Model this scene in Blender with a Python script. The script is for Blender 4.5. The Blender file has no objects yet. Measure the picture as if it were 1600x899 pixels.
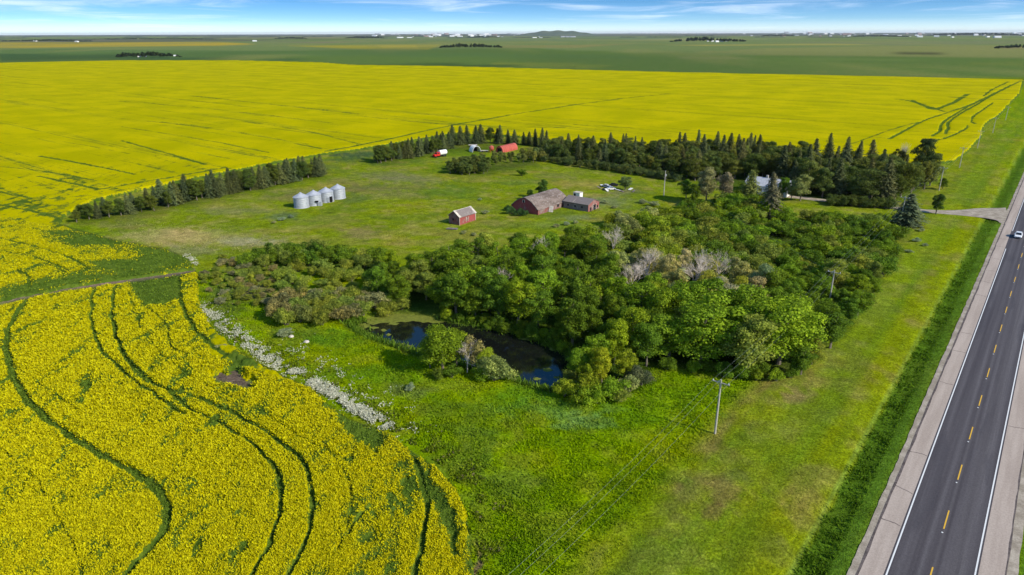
import bpy, math, random, numpy as np
from mathutils import Vector, Matrix
random.seed(7); rng = np.random.default_rng(11)
S = bpy.context.scene; C = S.collection
# ------------------------------------------------------------------ camera
H = 54.0; FPX = 1067.0; TH = math.atan((449.5-52)/FPX); ROLL = math.radians(0.155)
fw = np.array([0, math.cos(TH), -math.sin(TH)]); r0 = np.array([1., 0, 0]); u0 = np.cross(r0, fw)
rt = math.cos(ROLL)*r0-math.sin(ROLL)*u0; up = np.cross(rt, fw)
cam = bpy.data.cameras.new('camera'); camo = bpy.data.objects.new('camera', cam); C.objects.link(camo)
cam.sensor_width = 36; cam.lens = 36*FPX/1600; cam.clip_start = 1; cam.clip_end = 200000
camo.matrix_world = Matrix(((rt[0], up[0], -fw[0], 0), (rt[1], up[1], -fw[1], 0), (rt[2], up[2], -fw[2], H), (0, 0, 0, 1)))
S.camera = camo
# ------------------------------------------------------------------ sky and sun
SUN_EL = math.radians(34); SUN_AZ = math.atan2(0.848, -0.53)
w = bpy.data.worlds.new('World'); S.world = w; w.use_nodes = True
def build_world():
    nt = w.node_tree; nt.nodes.clear(); N = nt.nodes.new; L = nt.links.new
    out = N('ShaderNodeOutputWorld'); bg = N('ShaderNodeBackground'); bg.inputs['Strength'].default_value = 0.142
    tc = N('ShaderNodeTexCoord'); sep = N('ShaderNodeSeparateXYZ'); L(tc.outputs['Generated'], sep.inputs[0])
    def M(op, a, b=None, clamp=False):
        m = N('ShaderNodeMath'); m.operation = op; m.use_clamp = clamp
        for i, v in enumerate((a, b)):
            if v is None: continue
            if isinstance(v, (int, float)): m.inputs[i].default_value = v
            else: L(v, m.inputs[i])
        return m.outputs[0]
    # clear dry air: the blue starts low above the horizon
    z = sep.outputs['Z']; zz = M('ADD', M('MULTIPLY', M('MAXIMUM', z, 0.0), 5.0), 0.035)
    zz = M('MINIMUM', zz, M('ADD', M('MULTIPLY', z, 0.55), 0.33)); zz = M('MAXIMUM', zz, M('MULTIPLY', z, 1.0))
    cmb = N('ShaderNodeCombineXYZ'); L(sep.outputs['X'], cmb.inputs[0]); L(sep.outputs['Y'], cmb.inputs[1]); L(zz, cmb.inputs[2])
    nrm = N('ShaderNodeVectorMath'); nrm.operation = 'NORMALIZE'; L(cmb.outputs[0], nrm.inputs[0])
    sky = N('ShaderNodeTexSky'); sky.sky_type = 'NISHITA'; sky.sun_disc = False
    sky.sun_elevation = SUN_EL; sky.sun_rotation = SUN_AZ; sky.air_density = 1.0; sky.dust_density = 0.3; sky.ozone_density = 2.5
    L(nrm.outputs[0], sky.inputs[0])
    hs = N('ShaderNodeHueSaturation'); hs.inputs['Saturation'].default_value = 1.36; L(sky.outputs[0], hs.inputs['Color'])
    # thin cirrus: a layer seen in perspective
    d = M('ADD', M('MAXIMUM', z, 0.0), 0.022)
    cx = M('DIVIDE', sep.outputs['X'], d); cy = M('DIVIDE', sep.outputs['Y'], d)
    c2 = N('ShaderNodeCombineXYZ'); L(cx, c2.inputs[0]); L(cy, c2.inputs[1])
    mp = N('ShaderNodeMapping'); mp.inputs['Rotation'].default_value = (0, 0, math.radians(20)); mp.inputs['Scale'].default_value = (0.30, 0.22, 1); L(c2.outputs[0], mp.inputs[0])
    n1 = N('ShaderNodeTexNoise'); n1.inputs['Scale'].default_value = 1.0; n1.inputs['Detail'].default_value = 9; n1.inputs['Roughness'].default_value = 0.62; n1.inputs['Distortion'].default_value = 0.9
    L(mp.outputs[0], n1.inputs[0])
    n2 = N('ShaderNodeTexNoise'); n2.inputs['Scale'].default_value = 0.35; n2.inputs['Detail'].default_value = 3; L(mp.outputs[0], n2.inputs[0])
    s = M('ADD', M('MULTIPLY', n1.outputs[0], 0.62), M('MULTIPLY', n2.outputs[0], 0.5))
    r = N('ShaderNodeMapRange'); r.interpolation_type = 'SMOOTHSTEP'; L(s, r.inputs[0])
    r.inputs[1].default_value = 0.52; r.inputs[2].default_value = 0.80
    hz = N('ShaderNodeMapRange'); L(z, hz.inputs[0]); hz.inputs[1].default_value = 0.0; hz.inputs[2].default_value = 0.016; hz.inputs[3].default_value = 0.5; hz.inputs[4].default_value = 0.0
    fac = M('MAXIMUM', M('MULTIPLY', r.outputs[0], 0.8), hz.outputs[0])
    mx = N('ShaderNodeMixRGB'); L(fac, mx.inputs[0]); L(hs.outputs[0], mx.inputs[1]); mx.inputs[2].default_value = (6.4, 7.2, 8.4, 1)
    L(mx.outputs[0], bg.inputs[0]); L(bg.outputs[0], out.inputs[0])
build_world()
sun = bpy.data.lights.new('sun', 'SUN'); sun.energy = 4.6; sun.angle = math.radians(0.55); sun.color = (1.0, 0.93, 0.78)
suno = bpy.data.objects.new('sun', sun); C.objects.link(suno)
sd = Vector((0.848*math.cos(SUN_EL), -0.53*math.cos(SUN_EL), math.sin(SUN_EL)))
suno.rotation_euler = sd.to_track_quat('Z', 'Y').to_euler()
vs = S.view_settings; vs.view_transform = 'Standard'; vs.look = 'None'; vs.gamma = 1; vs.exposure = 0.25; vs.use_curve_mapping = False
S.render.engine = 'CYCLES'
# ------------------------------------------------------------------ survey helpers
def G(px, py, z=0.0):
    d = fw*FPX+rt*(px-800)-up*(py-449.5); t = (z-H)/d[2]; return np.array([d[0]*t, d[1]*t])
def P(x, y, z):
    X = x; Y = y; Z = z-H
    zz = X*fw[0]+Y*fw[1]+Z*fw[2]; zz = np.where(zz < 1, 1, zz)
    return 800+FPX*(X*rt[0]+Y*rt[1]+Z*rt[2])/zz, 449.5-FPX*(X*up[0]+Y*up[1]+Z*up[2])/zz
def hash2(ix, iy, s):
    h = (ix.astype(np.int64)*374761393+iy.astype(np.int64)*668265263+s*974634777) & 0x7fffffff
    h = ((h ^ (h >> 13))*1274126177) & 0x7fffffff
    return ((h ^ (h >> 16)) & 0xffffff)/float(0xffffff)
def vnoise(x, y, s=0):
    ix = np.floor(x); iy = np.floor(y); fx = x-ix; fy = y-iy; fx = fx*fx*(3-2*fx); fy = fy*fy*(3-2*fy)
    a = hash2(ix, iy, s); b = hash2(ix+1, iy, s); c = hash2(ix, iy+1, s); d = hash2(ix+1, iy+1, s)
    return (a*(1-fx)+b*fx)*(1-fy)+(c*(1-fx)+d*fx)*fy
def fbm(x, y, s=0, o=4):
    t = 0; a = 0.5; n = 0
    for i in range(o): t = t+a*vnoise(x*2**i+17.3*i, y*2**i-9.1*i, s+i); n += a; a *= 0.5
    return t/n
def sst(a, b, x): t = np.clip((x-a)/(b-a), 0, 1); return t*t*(3-2*t)
def segdist(px, py, pts, closed):
    n = len(pts); d = np.full(px.shape, 1e9); rng_ = range(n if closed else n-1)
    for i in rng_:
        x0, y0 = pts[i]; x1, y1 = pts[(i+1) % n]; ex = x1-x0; ey = y1-y0; l = ex*ex+ey*ey+1e-9
        t = np.clip(((px-x0)*ex+(py-y0)*ey)/l, 0, 1)
        d = np.minimum(d, (px-x0-t*ex)**2+(py-y0-t*ey)**2)
    return np.sqrt(d)
def inpoly(px, py, pts):
    r = np.zeros(px.shape, bool); n = len(pts)
    for i in range(n):
        x0, y0 = pts[i]; x1, y1 = pts[(i+1) % n]
        if y0 == y1: continue
        c = ((y0 > py) != (y1 > py)) & (px < (x1-x0)*(py-y0)/(y1-y0)+x0); r ^= c
    return r
def zone(px, py, pts, soft):           # 1 inside, 0 outside, soft edge
    xs = [p[0] for p in pts]; ys = [p[1] for p in pts]; m = (px > min(xs)-soft) & (px < max(xs)+soft) & (py > min(ys)-soft) & (py < max(ys)+soft)
    o = np.zeros(px.shape)
    if m.any():
        a = px[m]; b = py[m]; d = segdist(a, b, pts, True); d = np.where(inpoly(a, b, pts), d, -d); o[m] = sst(-soft, soft, d)
    return o
def smooth(pts, k=5):
    p = [np.array(q, float) for q in pts]; p = [2*p[0]-p[1]]+p+[2*p[-1]-p[-2]]; o = []
    for i in range(1, len(p)-2):
        for j in range(k):
            t = j/k; a, b, c, d = p[i-1], p[i], p[i+1], p[i+2]
            o.append(0.5*((2*b)+(-a+c)*t+(2*a-5*b+4*c-d)*t*t+(-a+3*b-3*c+d)*t**3))
    o.append(p[-2]); return o
RD = np.array([0.6190, 0.7854]); RN = np.array([0.7854, -0.6190])      # along the road, and to its right
RC = np.array([44.32, 57.19])                                           # a point on the road's centre line
def road_uv(x, y): return (x-RC[0])*RD[0]+(y-RC[1])*RD[1], (x-RC[0])*RN[0]+(y-RC[1])*RN[1]
POND = [(548, 507), (575, 494), (620, 487), (665, 489), (700, 499), (750, 507), (800, 517), (850, 534), (888, 553), (900, 575), (893, 600), (862, 609), (815, 597), (780, 580), (735, 572), (690, 562), (645, 549), (600, 534), (565, 520)]
def terrain(x, y):
    px, py = P(x, y, 0.0*x)
    z = (fbm(x/24, y/24, 3, 3)-0.5)*0.5*sst(1500, 500, np.hypot(x, y))
    u, v = road_uv(x, y)
    z = z*sst(-9, -22, v)*1.0+np.where(v > -9, 0, 0)
    z = z-0.55*np.exp(-((v+10.2)/2.2)**2)-0.35*np.exp(-((v-10.5)/2.2)**2)
    z = np.where((v > -7.2) & (v < 8.2), z*0-0.03, z)
    z = z-1.25*zone(px, py, POND, 7.0)
    # junction of the drive is level with the road
    j = np.exp(-(((x-131)**2+(y-190)**2)/14**2)); z = z*(1-j)
    # the yard is slightly uneven
    return z
def tz(x, y): return float(terrain(np.array([float(x)]), np.array([float(y)]))[0])
# ------------------------------------------------------------------ material helpers
def newmat(name):
    m = bpy.data.materials.new(name); m.use_nodes = True; m.node_tree.nodes.clear()
    nt = m.node_tree; N = nt.nodes.new; L = nt.links.new; out = N('ShaderNodeOutputMaterial'); return m, nt, N, L, out
def setin(L, sock, v):
    if v is None: return
    if isinstance(v, bpy.types.NodeSocket): L(v, sock)
    elif isinstance(v, tuple) and len(v) == 3: sock.default_value = (*v, 1)
    else: sock.default_value = v
class NG:
    def __init__(s, name): s.m, s.nt, s.N, s.L, s.out = newmat(name)
    def math(s, op, a, b=None, clamp=False):
        n = s.N('ShaderNodeMath'); n.operation = op; n.use_clamp = clamp; setin(s.L, n.inputs[0], a)
        if b is not None: setin(s.L, n.inputs[1], b)
        return n.outputs[0]
    def mix(s, f, a, b, mode='MIX'):
        n = s.N('ShaderNodeMixRGB'); n.blend_type = mode; setin(s.L, n.inputs[0], f); setin(s.L, n.inputs[1], a); setin(s.L, n.inputs[2], b); return n.outputs[0]
    def coord(s, kind='Object', scale=(1, 1, 1), rot=0.0):
        t = s.N('ShaderNodeTexCoord'); m = s.N('ShaderNodeMapping'); m.inputs['Rotation'].default_value = (0, 0, rot); m.inputs['Scale'].default_value = scale
        # rotate first, scale second
        m0 = s.N('ShaderNodeMapping'); m0.inputs['Rotation'].default_value = (0, 0, rot); s.L(t.outputs[kind], m0.inputs[0])
        m.inputs['Rotation'].default_value = (0, 0, 0); s.L(m0.outputs[0], m.inputs[0]); return m.outputs[0]
    def noise(s, vec, scale, detail=3, rough=0.55, dist=0):
        n = s.N('ShaderNodeTexNoise'); n.inputs['Scale'].default_value = scale; n.inputs['Detail'].default_value = detail; n.inputs['Roughness'].default_value = rough; n.inputs['Distortion'].default_value = dist
        s.L(vec, n.inputs[0]); return n.outputs[0]
    def ramp(s, v, a, b, c=0.0, d=1.0):
        n = s.N('ShaderNodeMapRange'); n.interpolation_type = 'SMOOTHSTEP'; setin(s.L, n.inputs[0], v); setin(s.L, n.inputs[1], a); setin(s.L, n.inputs[2], b); n.inputs[3].default_value = c; n.inputs[4].default_value = d; return n.outputs[0]
    def attr(s, name, kind='Color', at='GEOMETRY'):
        n = s.N('ShaderNodeAttribute'); n.attribute_type = at; n.attribute_name = name; return n.outputs[kind]
    def bump(s, h, strength=0.5, dist=0.1):
        n = s.N('ShaderNodeBump'); n.inputs['Strength'].default_value = strength; n.inputs['Distance'].default_value = dist; s.L(h, n.inputs['Height']); return n.outputs[0]
    def finish(s, col, rough=0.9, normal=None, metal=0.0, spec=0.2, trans=0.0):
        p = s.N('ShaderNodeBsdfPrincipled'); setin(s.L, p.inputs['Base Color'], col); setin(s.L, p.inputs['Roughness'], rough); p.inputs['Metallic'].default_value = metal
        p.inputs['Specular IOR Level'].default_value = spec
        if normal is not None: s.L(normal, p.inputs['Normal'])
        o = p.outputs[0]
        if trans:
            t = s.N('ShaderNodeBsdfTranslucent'); setin(s.L, t.inputs[0], col); x = s.N('ShaderNodeMixShader'); x.inputs[0].default_value = trans
            s.L(o, x.inputs[1]); s.L(t.outputs[0], x.inputs[2]); o = x.outputs[0]
        s.L(o, s.out.inputs[0]); return s.m
def plain(name, col, rough=0.7, metal=0.0, var=0.25, scale=1.5, spec=0.3, streak=None):
    g = NG(name); v = g.coord('Object', streak or (1, 1, 1)); n = g.noise(v, scale, 5, 0.65)
    c = g.mix(1.0, col, g.mix(g.ramp(n, 0.3, 0.7), (1-var,)*3, (1+var,)*3), 'MULTIPLY'); return g.finish(c, rough, g.bump(n, 0.2, 0.03), metal, spec)
MAT = {}
def build_mats():
    # ground: the colour of each patch of land is stored on the vertices, grain comes from noise
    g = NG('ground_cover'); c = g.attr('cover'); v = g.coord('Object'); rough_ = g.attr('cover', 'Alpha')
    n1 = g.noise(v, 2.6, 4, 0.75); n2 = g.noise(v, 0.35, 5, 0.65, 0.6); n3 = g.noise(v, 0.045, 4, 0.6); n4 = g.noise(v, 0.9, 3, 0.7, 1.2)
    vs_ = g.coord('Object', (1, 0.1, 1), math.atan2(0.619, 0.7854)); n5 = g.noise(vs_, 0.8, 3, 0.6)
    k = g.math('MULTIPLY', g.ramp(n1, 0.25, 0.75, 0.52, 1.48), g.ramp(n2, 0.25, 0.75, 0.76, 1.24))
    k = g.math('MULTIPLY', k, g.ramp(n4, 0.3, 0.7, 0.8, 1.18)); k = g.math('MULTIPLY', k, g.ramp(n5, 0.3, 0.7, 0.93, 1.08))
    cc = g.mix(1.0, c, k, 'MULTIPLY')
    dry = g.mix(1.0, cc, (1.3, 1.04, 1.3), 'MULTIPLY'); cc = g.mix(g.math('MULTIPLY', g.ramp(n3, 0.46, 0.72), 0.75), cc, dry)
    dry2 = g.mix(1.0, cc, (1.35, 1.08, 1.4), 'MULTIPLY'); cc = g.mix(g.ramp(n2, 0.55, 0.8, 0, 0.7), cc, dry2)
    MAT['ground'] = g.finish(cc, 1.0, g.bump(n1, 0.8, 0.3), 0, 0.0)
    # crop canopy
    g = NG('canola_canopy'); b = g.attr('bloom', 'Fac'); v = g.coord('Object')
    vr = g.coord('Object', (1, 0.022, 1), -math.atan2(0.7854, 0.619)+math.pi/2)
    f1 = g.noise(v, 2.4, 3, 0.8); f2 = g.noise(v, 0.33, 4, 0.65, 0.5); f3 = g.noise(v, 0.03, 4, 0.6)
    vt = g.coord('Object', (0.022, 1, 1), math.atan2(0.619, 0.7854)); rows = g.noise(vt, 0.55, 3, 0.7); rows2 = g.noise(vt, 0.09, 4, 0.6)
    t = g.math('ADD', g.math('MULTIPLY', f1, 0.8), g.math('MULTIPLY', f2, 0.34))
    t = g.math('ADD', t, g.math('MULTIPLY', g.ramp(rows, 0.48, 0.7), -0.20)); t = g.math('ADD', t, g.math('MULTIPLY', g.ramp(rows2, 0.45, 0.7), -0.19))
    t = g.math('SUBTRACT', g.math('ADD', t, g.math('MULTIPLY', b, 0.95)), 1.09)
    green = g.mix(g.ramp(f2, 0.3, 0.7), (0.06, 0.11, 0.012), (0.12, 0.18, 0.02))
    yel = g.mix(g.ramp(f1, 0.3, 0.75), (0.46, 0.395, 0.000), (0.64, 0.555, 0.001)); yel = g.mix(g.ramp(f3, 0.36, 0.62, 0, 0.85), yel, (0.40, 0.375, 0.000))
    MAT['canopy'] = g.finish(g.mix(g.ramp(t, -0.06, 0.22), green, yel), 0.9, g.bump(f1, 0.8, 0.25), 0, 0.0, 0.12)
    g = NG('canola_flower'); r = g.N('ShaderNodeNewGeometry').outputs['Random Per Island']; a = g.attr('bloom', 'Fac')
    yc = g.mix(r, (0.40, 0.36, 0.002), (0.64, 0.585, 0.003)); gc = g.mix(r, (0.08, 0.14, 0.010), (0.16, 0.24, 0.02))
    MAT['flower'] = g.finish(g.mix(g.math('GREATER_THAN', a, 0.5), gc, yc), 0.8, None, 0, 0.1, 0.25)
    g = NG('grass_blades'); r = g.N('ShaderNodeNewGeometry').outputs['Random Per Island']; c = g.attr('cover')
    MAT['tuft'] = g.finish(g.mix(1.0, c, g.mix(r, (0.75, 0.8, 0.7), (1.4, 1.28, 1.2)), 'MULTIPLY'), 0.9, None, 0, 0.0, 0.42)
    # leaves: tint is each plant's own object colour
    for nm, tr in (('leaf', 0.36), ('needle', 0.2)):
        g = NG(nm); oi = g.N('ShaderNodeObjectInfo'); r = g.N('ShaderNodeNewGeometry').outputs['Random Per Island']
        v = g.coord('Object'); n = g.noise(v, 0.6, 2)
        c = g.mix(1.0, oi.outputs['Color'], g.mix(r, (0.55, 0.6, 0.55), (1.5, 1.4, 1.4)), 'MULTIPLY')
        c = g.mix(1.0, c, g.mix(g.ramp(n, 0.35, 0.65), (0.8, 0.82, 0.85), (1.25, 1.18, 1.0)), 'MULTIPLY')
        MAT[nm] = g.finish(c, 0.7, None, 0, 0.1, tr)
    MAT['bark'] = plain('bark', (0.17, 0.14, 0.11), 0.9, 0, 0.35, 3); MAT['deadwood'] = plain('dead_wood', (0.60, 0.52, 0.44), 0.85, 0, 0.3, 3)
    MAT['pole'] = plain('weathered_pole', (0.42, 0.39, 0.33), 0.85, 0, 0.25, 3, streak=(6, 6, 0.6)); MAT['ceramic'] = plain('insulator', (0.6, 0.62, 0.62), 0.3)
    MAT['wire'] = plain('wire', (0.30, 0.32, 0.26), 0.4, 0.4)
    MAT['galv'] = plain('galvanised_steel', (0.36, 0.385, 0.42), 0.62, 0.25, 0.22, 1.2, 0.4, (1, 1, 3)); MAT['galvroof'] = plain('galvanised_roof', (0.42, 0.44, 0.48), 0.6, 0.25, 0.15, 0.8)
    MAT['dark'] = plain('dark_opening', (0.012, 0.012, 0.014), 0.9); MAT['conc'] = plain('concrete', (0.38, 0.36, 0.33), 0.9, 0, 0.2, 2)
    def boards(name, col, col2, wear, worn=0.5, axis='X', sp=0.3):
        g = NG(name); v = g.coord('Object'); n = g.noise(g.coord('Object', (5, 5, 0.7)), 1.3, 6, 0.75); n2 = g.noise(v, 0.5, 4, 0.6)
        c = g.mix(g.ramp(n2, 0.3, 0.7), col, col2); c = g.mix(g.ramp(g.math('ADD', g.math('MULTIPLY', n, 0.6), g.math('MULTIPLY', n2, 0.4)), worn, worn+0.08, 0, 0.85), c, wear)
        return g.finish(c, 0.85, g.bump(n, 0.4, 0.04), 0, 0.15)
    MAT['redwall'] = boards('red_painted_boards', (0.34, 0.075, 0.070), (0.23, 0.055, 0.052), (0.30, 0.18, 0.165), 0.51)
    MAT['redmid'] = boards('faded_red_boards', (0.30, 0.085, 0.075), (0.22, 0.075, 0.07), (0.30, 0.22, 0.20), 0.47)
    MAT['redworn'] = boards('worn_red_boards', (0.22, 0.075, 0.065), (0.17, 0.08, 0.07), (0.27, 0.22, 0.2), 0.48)
    MAT['greywall'] = boards('grey_boards', (0.20, 0.16, 0.15), (0.15, 0.12, 0.12), (0.3, 0.27, 0.26), 0.5)
    g = NG('weathered_shingles'); v = g.coord('Object'); n = g.noise(v, 1.1, 6, 0.8, .4); n2 = g.noise(g.coord('Object', (1, .25, 1)), .7, 5, 0.7); n3 = g.noise(v, 5, 3, .8)
    c = g.mix(g.ramp(n2, .35, .65), (0.235, 0.185, 0.16), (0.13, 0.10, 0.085)); c = g.mix(g.ramp(n, .52, .64, 0, .85), c, (0.36, 0.32, 0.29)); c = g.mix(1.0, c, g.ramp(n3, .3, .7, .75, 1.25), 'MULTIPLY'); MAT['barnroof'] = g.finish(c, .9, g.bump(n3, .5, .05), 0, .1)
    MAT['greyroof'] = boards('grey_shingles', (0.22, 0.185, 0.17), (0.17, 0.14, 0.13), (0.38, 0.34, 0.32), 0.52)
    MAT['trimw'] = plain('pale_trim', (0.52, 0.47, 0.40), 0.8, 0, 0.3, 2); MAT['white'] = plain('white_paint', (0.78, 0.78, 0.76), 0.5, 0, 0.05, 1)
    MAT['redmetal'] = plain('red_metal', (0.47, 0.105, 0.075), 0.5, 0.1, 0.12, 0.8); MAT['redpaint'] = plain('red_vehicle_paint', (0.55, 0.03, 0.02), 0.35, 0.0, 0.1)
    MAT['carwhite'] = plain('car_paint_white', (0.80, 0.80, 0.80), 0.22, 0.0, 0.03, 1, 0.6); MAT['glass'] = plain('dark_glass', (0.02, 0.025, 0.03), 0.08, 0, 0.02, 1, 0.8)
    MAT['tyre'] = plain('tyre', (0.02, 0.02, 0.02), 0.85); MAT['lamp'] = plain('lamp_glass', (0.75, 0.76, 0.78), 0.15); MAT['tail'] = plain('tail_lamp_red', (0.5, 0.02, 0.02), 0.2)
    MAT['houseroof'] = plain('pale_shingles', (0.42, 0.43, 0.46), 0.8, 0, 0.15, 2)
    MAT['distwhite'] = plain('far_white', (0.72, 0.72, 0.72), 0.7, 0, 0.05); MAT['distgrey'] = plain('far_grey', (0.35, 0.36, 0.38), 0.8); MAT['distroof'] = plain('far_roof', (0.28, 0.2, 0.18), 0.8)
    # road
    g = NG('asphalt'); v = g.coord('Object'); n = g.noise(v, 6, 4, 0.8); n2 = g.noise(g.coord('Object', (1.0, 0.012, 1)), 1.1, 3, 0.6); n3 = g.noise(g.coord('Object', (0.25, 0.05, 1)), 1, 3)
    sx = g.N('ShaderNodeSeparateXYZ'); g.L(v, sx.inputs[0]); X = sx.outputs['X']
    def wheel(x0, wd): return g.ramp(g.math('ABSOLUTE', g.math('SUBTRACT', X, x0)), 0, wd, 1, 0)
    c = g.mix(g.ramp(n2, 0.3, 0.72), (0.056, 0.048, 0.052), (0.088, 0.078, 0.082))
    wt = g.math('MAXIMUM', g.math('MAXIMUM', wheel(-2.75, 0.6), wheel(-0.95, 0.5)), g.math('MAXIMUM', wheel(0.95, 0.55), wheel(2.75, 0.6)))
    n4 = g.noise(g.coord('Object', (1.6, .02, 1)), 1.5, 4, .7); wt = g.math('MULTIPLY', wt, g.ramp(n4, .3, .7, .35, 1.1)); c = g.mix(g.math('MULTIPLY', wt, 0.6), c, (0.125, 0.113, 0.118)); c = g.mix(g.math('MULTIPLY', g.math('MULTIPLY', wheel(2.2, 1.6), g.ramp(n4, .3, .75, .3, 1.0)), 0.4), c, (0.17, 0.155, 0.155)); c = g.mix(g.math('MULTIPLY', wheel(0.1, 0.35), 0.4), c, (0.13, 0.118, 0.12))
    n5 = g.noise(g.coord('Object', (.3, .022, 1)), 1.3, 3, .5); c = g.mix(g.ramp(n5, .56, .6, 0, .35), c, (0.045, .04, .046)); n6 = g.noise(g.coord('Object', (.12, 2.2, 1)), .5, 4, .8, .6); c = g.mix(g.ramp(n6, .68, .72, 0, .6), c, (0.03, .027, .03))
    c = g.mix(g.math('MULTIPLY', g.ramp(n3, 0.55, 0.7), 0.25), c, (0.035, 0.032, 0.038))
    c = g.mix(1.0, c, g.ramp(n, 0.3, 0.7, 0.8, 1.2), 'MULTIPLY'); MAT['asphalt'] = g.finish(c, 0.8, g.bump(n, 0.3, 0.01), 0, 0.25)
    g = NG('old_pavement'); v = g.coord('Object'); n = g.noise(v, 5, 5, 0.8); n2 = g.noise(g.coord('Object', (1, 0.06, 1)), 0.8, 4)
    c = g.mix(g.ramp(n2, 0.3, 0.7), (0.36, 0.29, 0.24), (0.45, 0.37, 0.31)); c = g.mix(1.0, c, g.ramp(n, 0.3, 0.7, 0.85, 1.15), 'MULTIPLY')
    MAT['shoulder'] = g.finish(c, 0.9, g.bump(n, 0.3, 0.02))
    g = NG('gravel'); v = g.coord('Object'); n = g.noise(v, 4, 5, 0.85); n2 = g.noise(v, 0.5, 4)
    c = g.mix(g.ramp(n2, 0.35, 0.7), (0.27, 0.225, 0.17), (0.42, 0.36, 0.285)); c = g.mix(1.0, c, g.ramp(n, 0.3, 0.7, 0.8, 1.2), 'MULTIPLY'); MAT['gravel'] = g.finish(c, 0.95, g.bump(n, 0.5, 0.05))
    g = NG('crack'); n = g.noise(g.coord('Object'), 1.2, 5, 0.8); MAT['crack'] = g.finish(g.mix(g.ramp(n, 0.35, 0.65), (0.07, 0.055, 0.05), (0.16, 0.13, 0.12)), 0.95)
    g = NG('road_paint_white'); n = g.noise(g.coord('Object'), 4, 5, 0.8); MAT['pwhite'] = g.finish(g.mix(g.ramp(n, 0.5, 0.8), (0.74, 0.74, 0.72), (0.45, 0.44, 0.43)), 0.7)
    g = NG('road_paint_yellow'); n = g.noise(g.coord('Object'), 4, 5, 0.8); MAT['pyellow'] = g.finish(g.mix(g.ramp(n, 0.5, 0.8), (0.72, 0.42, 0.04), (0.40, 0.27, 0.08)), 0.7)
    # pond
    g = NG('pond_water'); v = g.coord('Object'); n = g.noise(v, 1.6, 4, 0.6); n2 = g.noise(v, 0.12, 3)
    MAT['water'] = g.finish(g.mix(n2, (0.005, 0.006, 0.006), (0.009, 0.010, 0.008)), 0.07, g.bump(n, 0.06, 0.03), 0, 0.7)
    g = NG('algae'); n = g.noise(g.coord('Object'), 1.4, 5, 0.7); MAT['algae'] = g.finish(g.mix(g.ramp(n, 0.3, 0.7), (0.10, 0.12, 0.015), (0.20, 0.22, 0.03)), 0.8, g.bump(n, 0.5, 0.05))
    g = NG('white_blossom'); r = g.N('ShaderNodeNewGeometry').outputs['Random Per Island']; MAT['blossom'] = g.finish(g.mix(r, (0.34, 0.36, 0.22), (0.72, 0.69, 0.54)), 0.8, None, 0, 0.1, 0.15)
    g = NG('far_woods'); n = g.noise(g.coord('Object'), 0.01, 4); MAT['farwood'] = g.finish(g.mix(n, (0.02, 0.035, 0.02), (0.05, 0.07, 0.035)), 0.95)
    g = NG('hill_cover'); n = g.noise(g.coord('Object'), 0.002, 5); MAT['hill'] = g.finish(g.mix(g.ramp(n, .35, .65), (0.06, 0.09, 0.045), (0.11, 0.13, 0.06)), 0.95)
build_mats()
# ------------------------------------------------------------------ object helpers
def nmesh(name, V, Fc, mat=None, smooth_=False, k=4):
    V = np.asarray(V, np.float32).reshape(-1, 3); me = bpy.data.meshes.new(name)
    if isinstance(Fc, np.ndarray):
        Fc = Fc.astype(np.int32); n = len(Fc); k = Fc.shape[1]
        me.vertices.add(len(V)); me.vertices.foreach_set('co', V.ravel()); me.loops.add(n*k); me.loops.foreach_set('vertex_index', Fc.ravel())
        me.polygons.add(n); me.polygons.foreach_set('loop_start', np.arange(0, n*k, k, dtype=np.int32)); me.update(calc_edges=True)
    else: me.from_pydata([tuple(map(float, v)) for v in V], [], Fc); me.update()
    if mat: me.materials.append(mat)
    if smooth_: me.polygons.foreach_set('use_smooth', np.ones(len(me.polygons), bool))
    return me
def link(name, me, parent=None, loc=(0, 0, 0), rz=0.0, label=None, cat=None, group=None, kind=None, color=None):
    o = bpy.data.objects.new(name, me); C.objects.link(o); o.parent = parent; o.location = loc; o.rotation_euler = (0, 0, rz)
    tag(o, label, cat, group, kind)
    if color: o.color = color
    return o
def tag(o, label=None, cat=None, group=None, kind=None):
    for k, v in (('label', label), ('category', cat), ('group', group), ('kind', kind)):
        if v: o[k] = v
def thing(name, loc, rz, label, cat, group=None): return link(name, None, None, loc, rz, label, cat, group)
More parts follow.
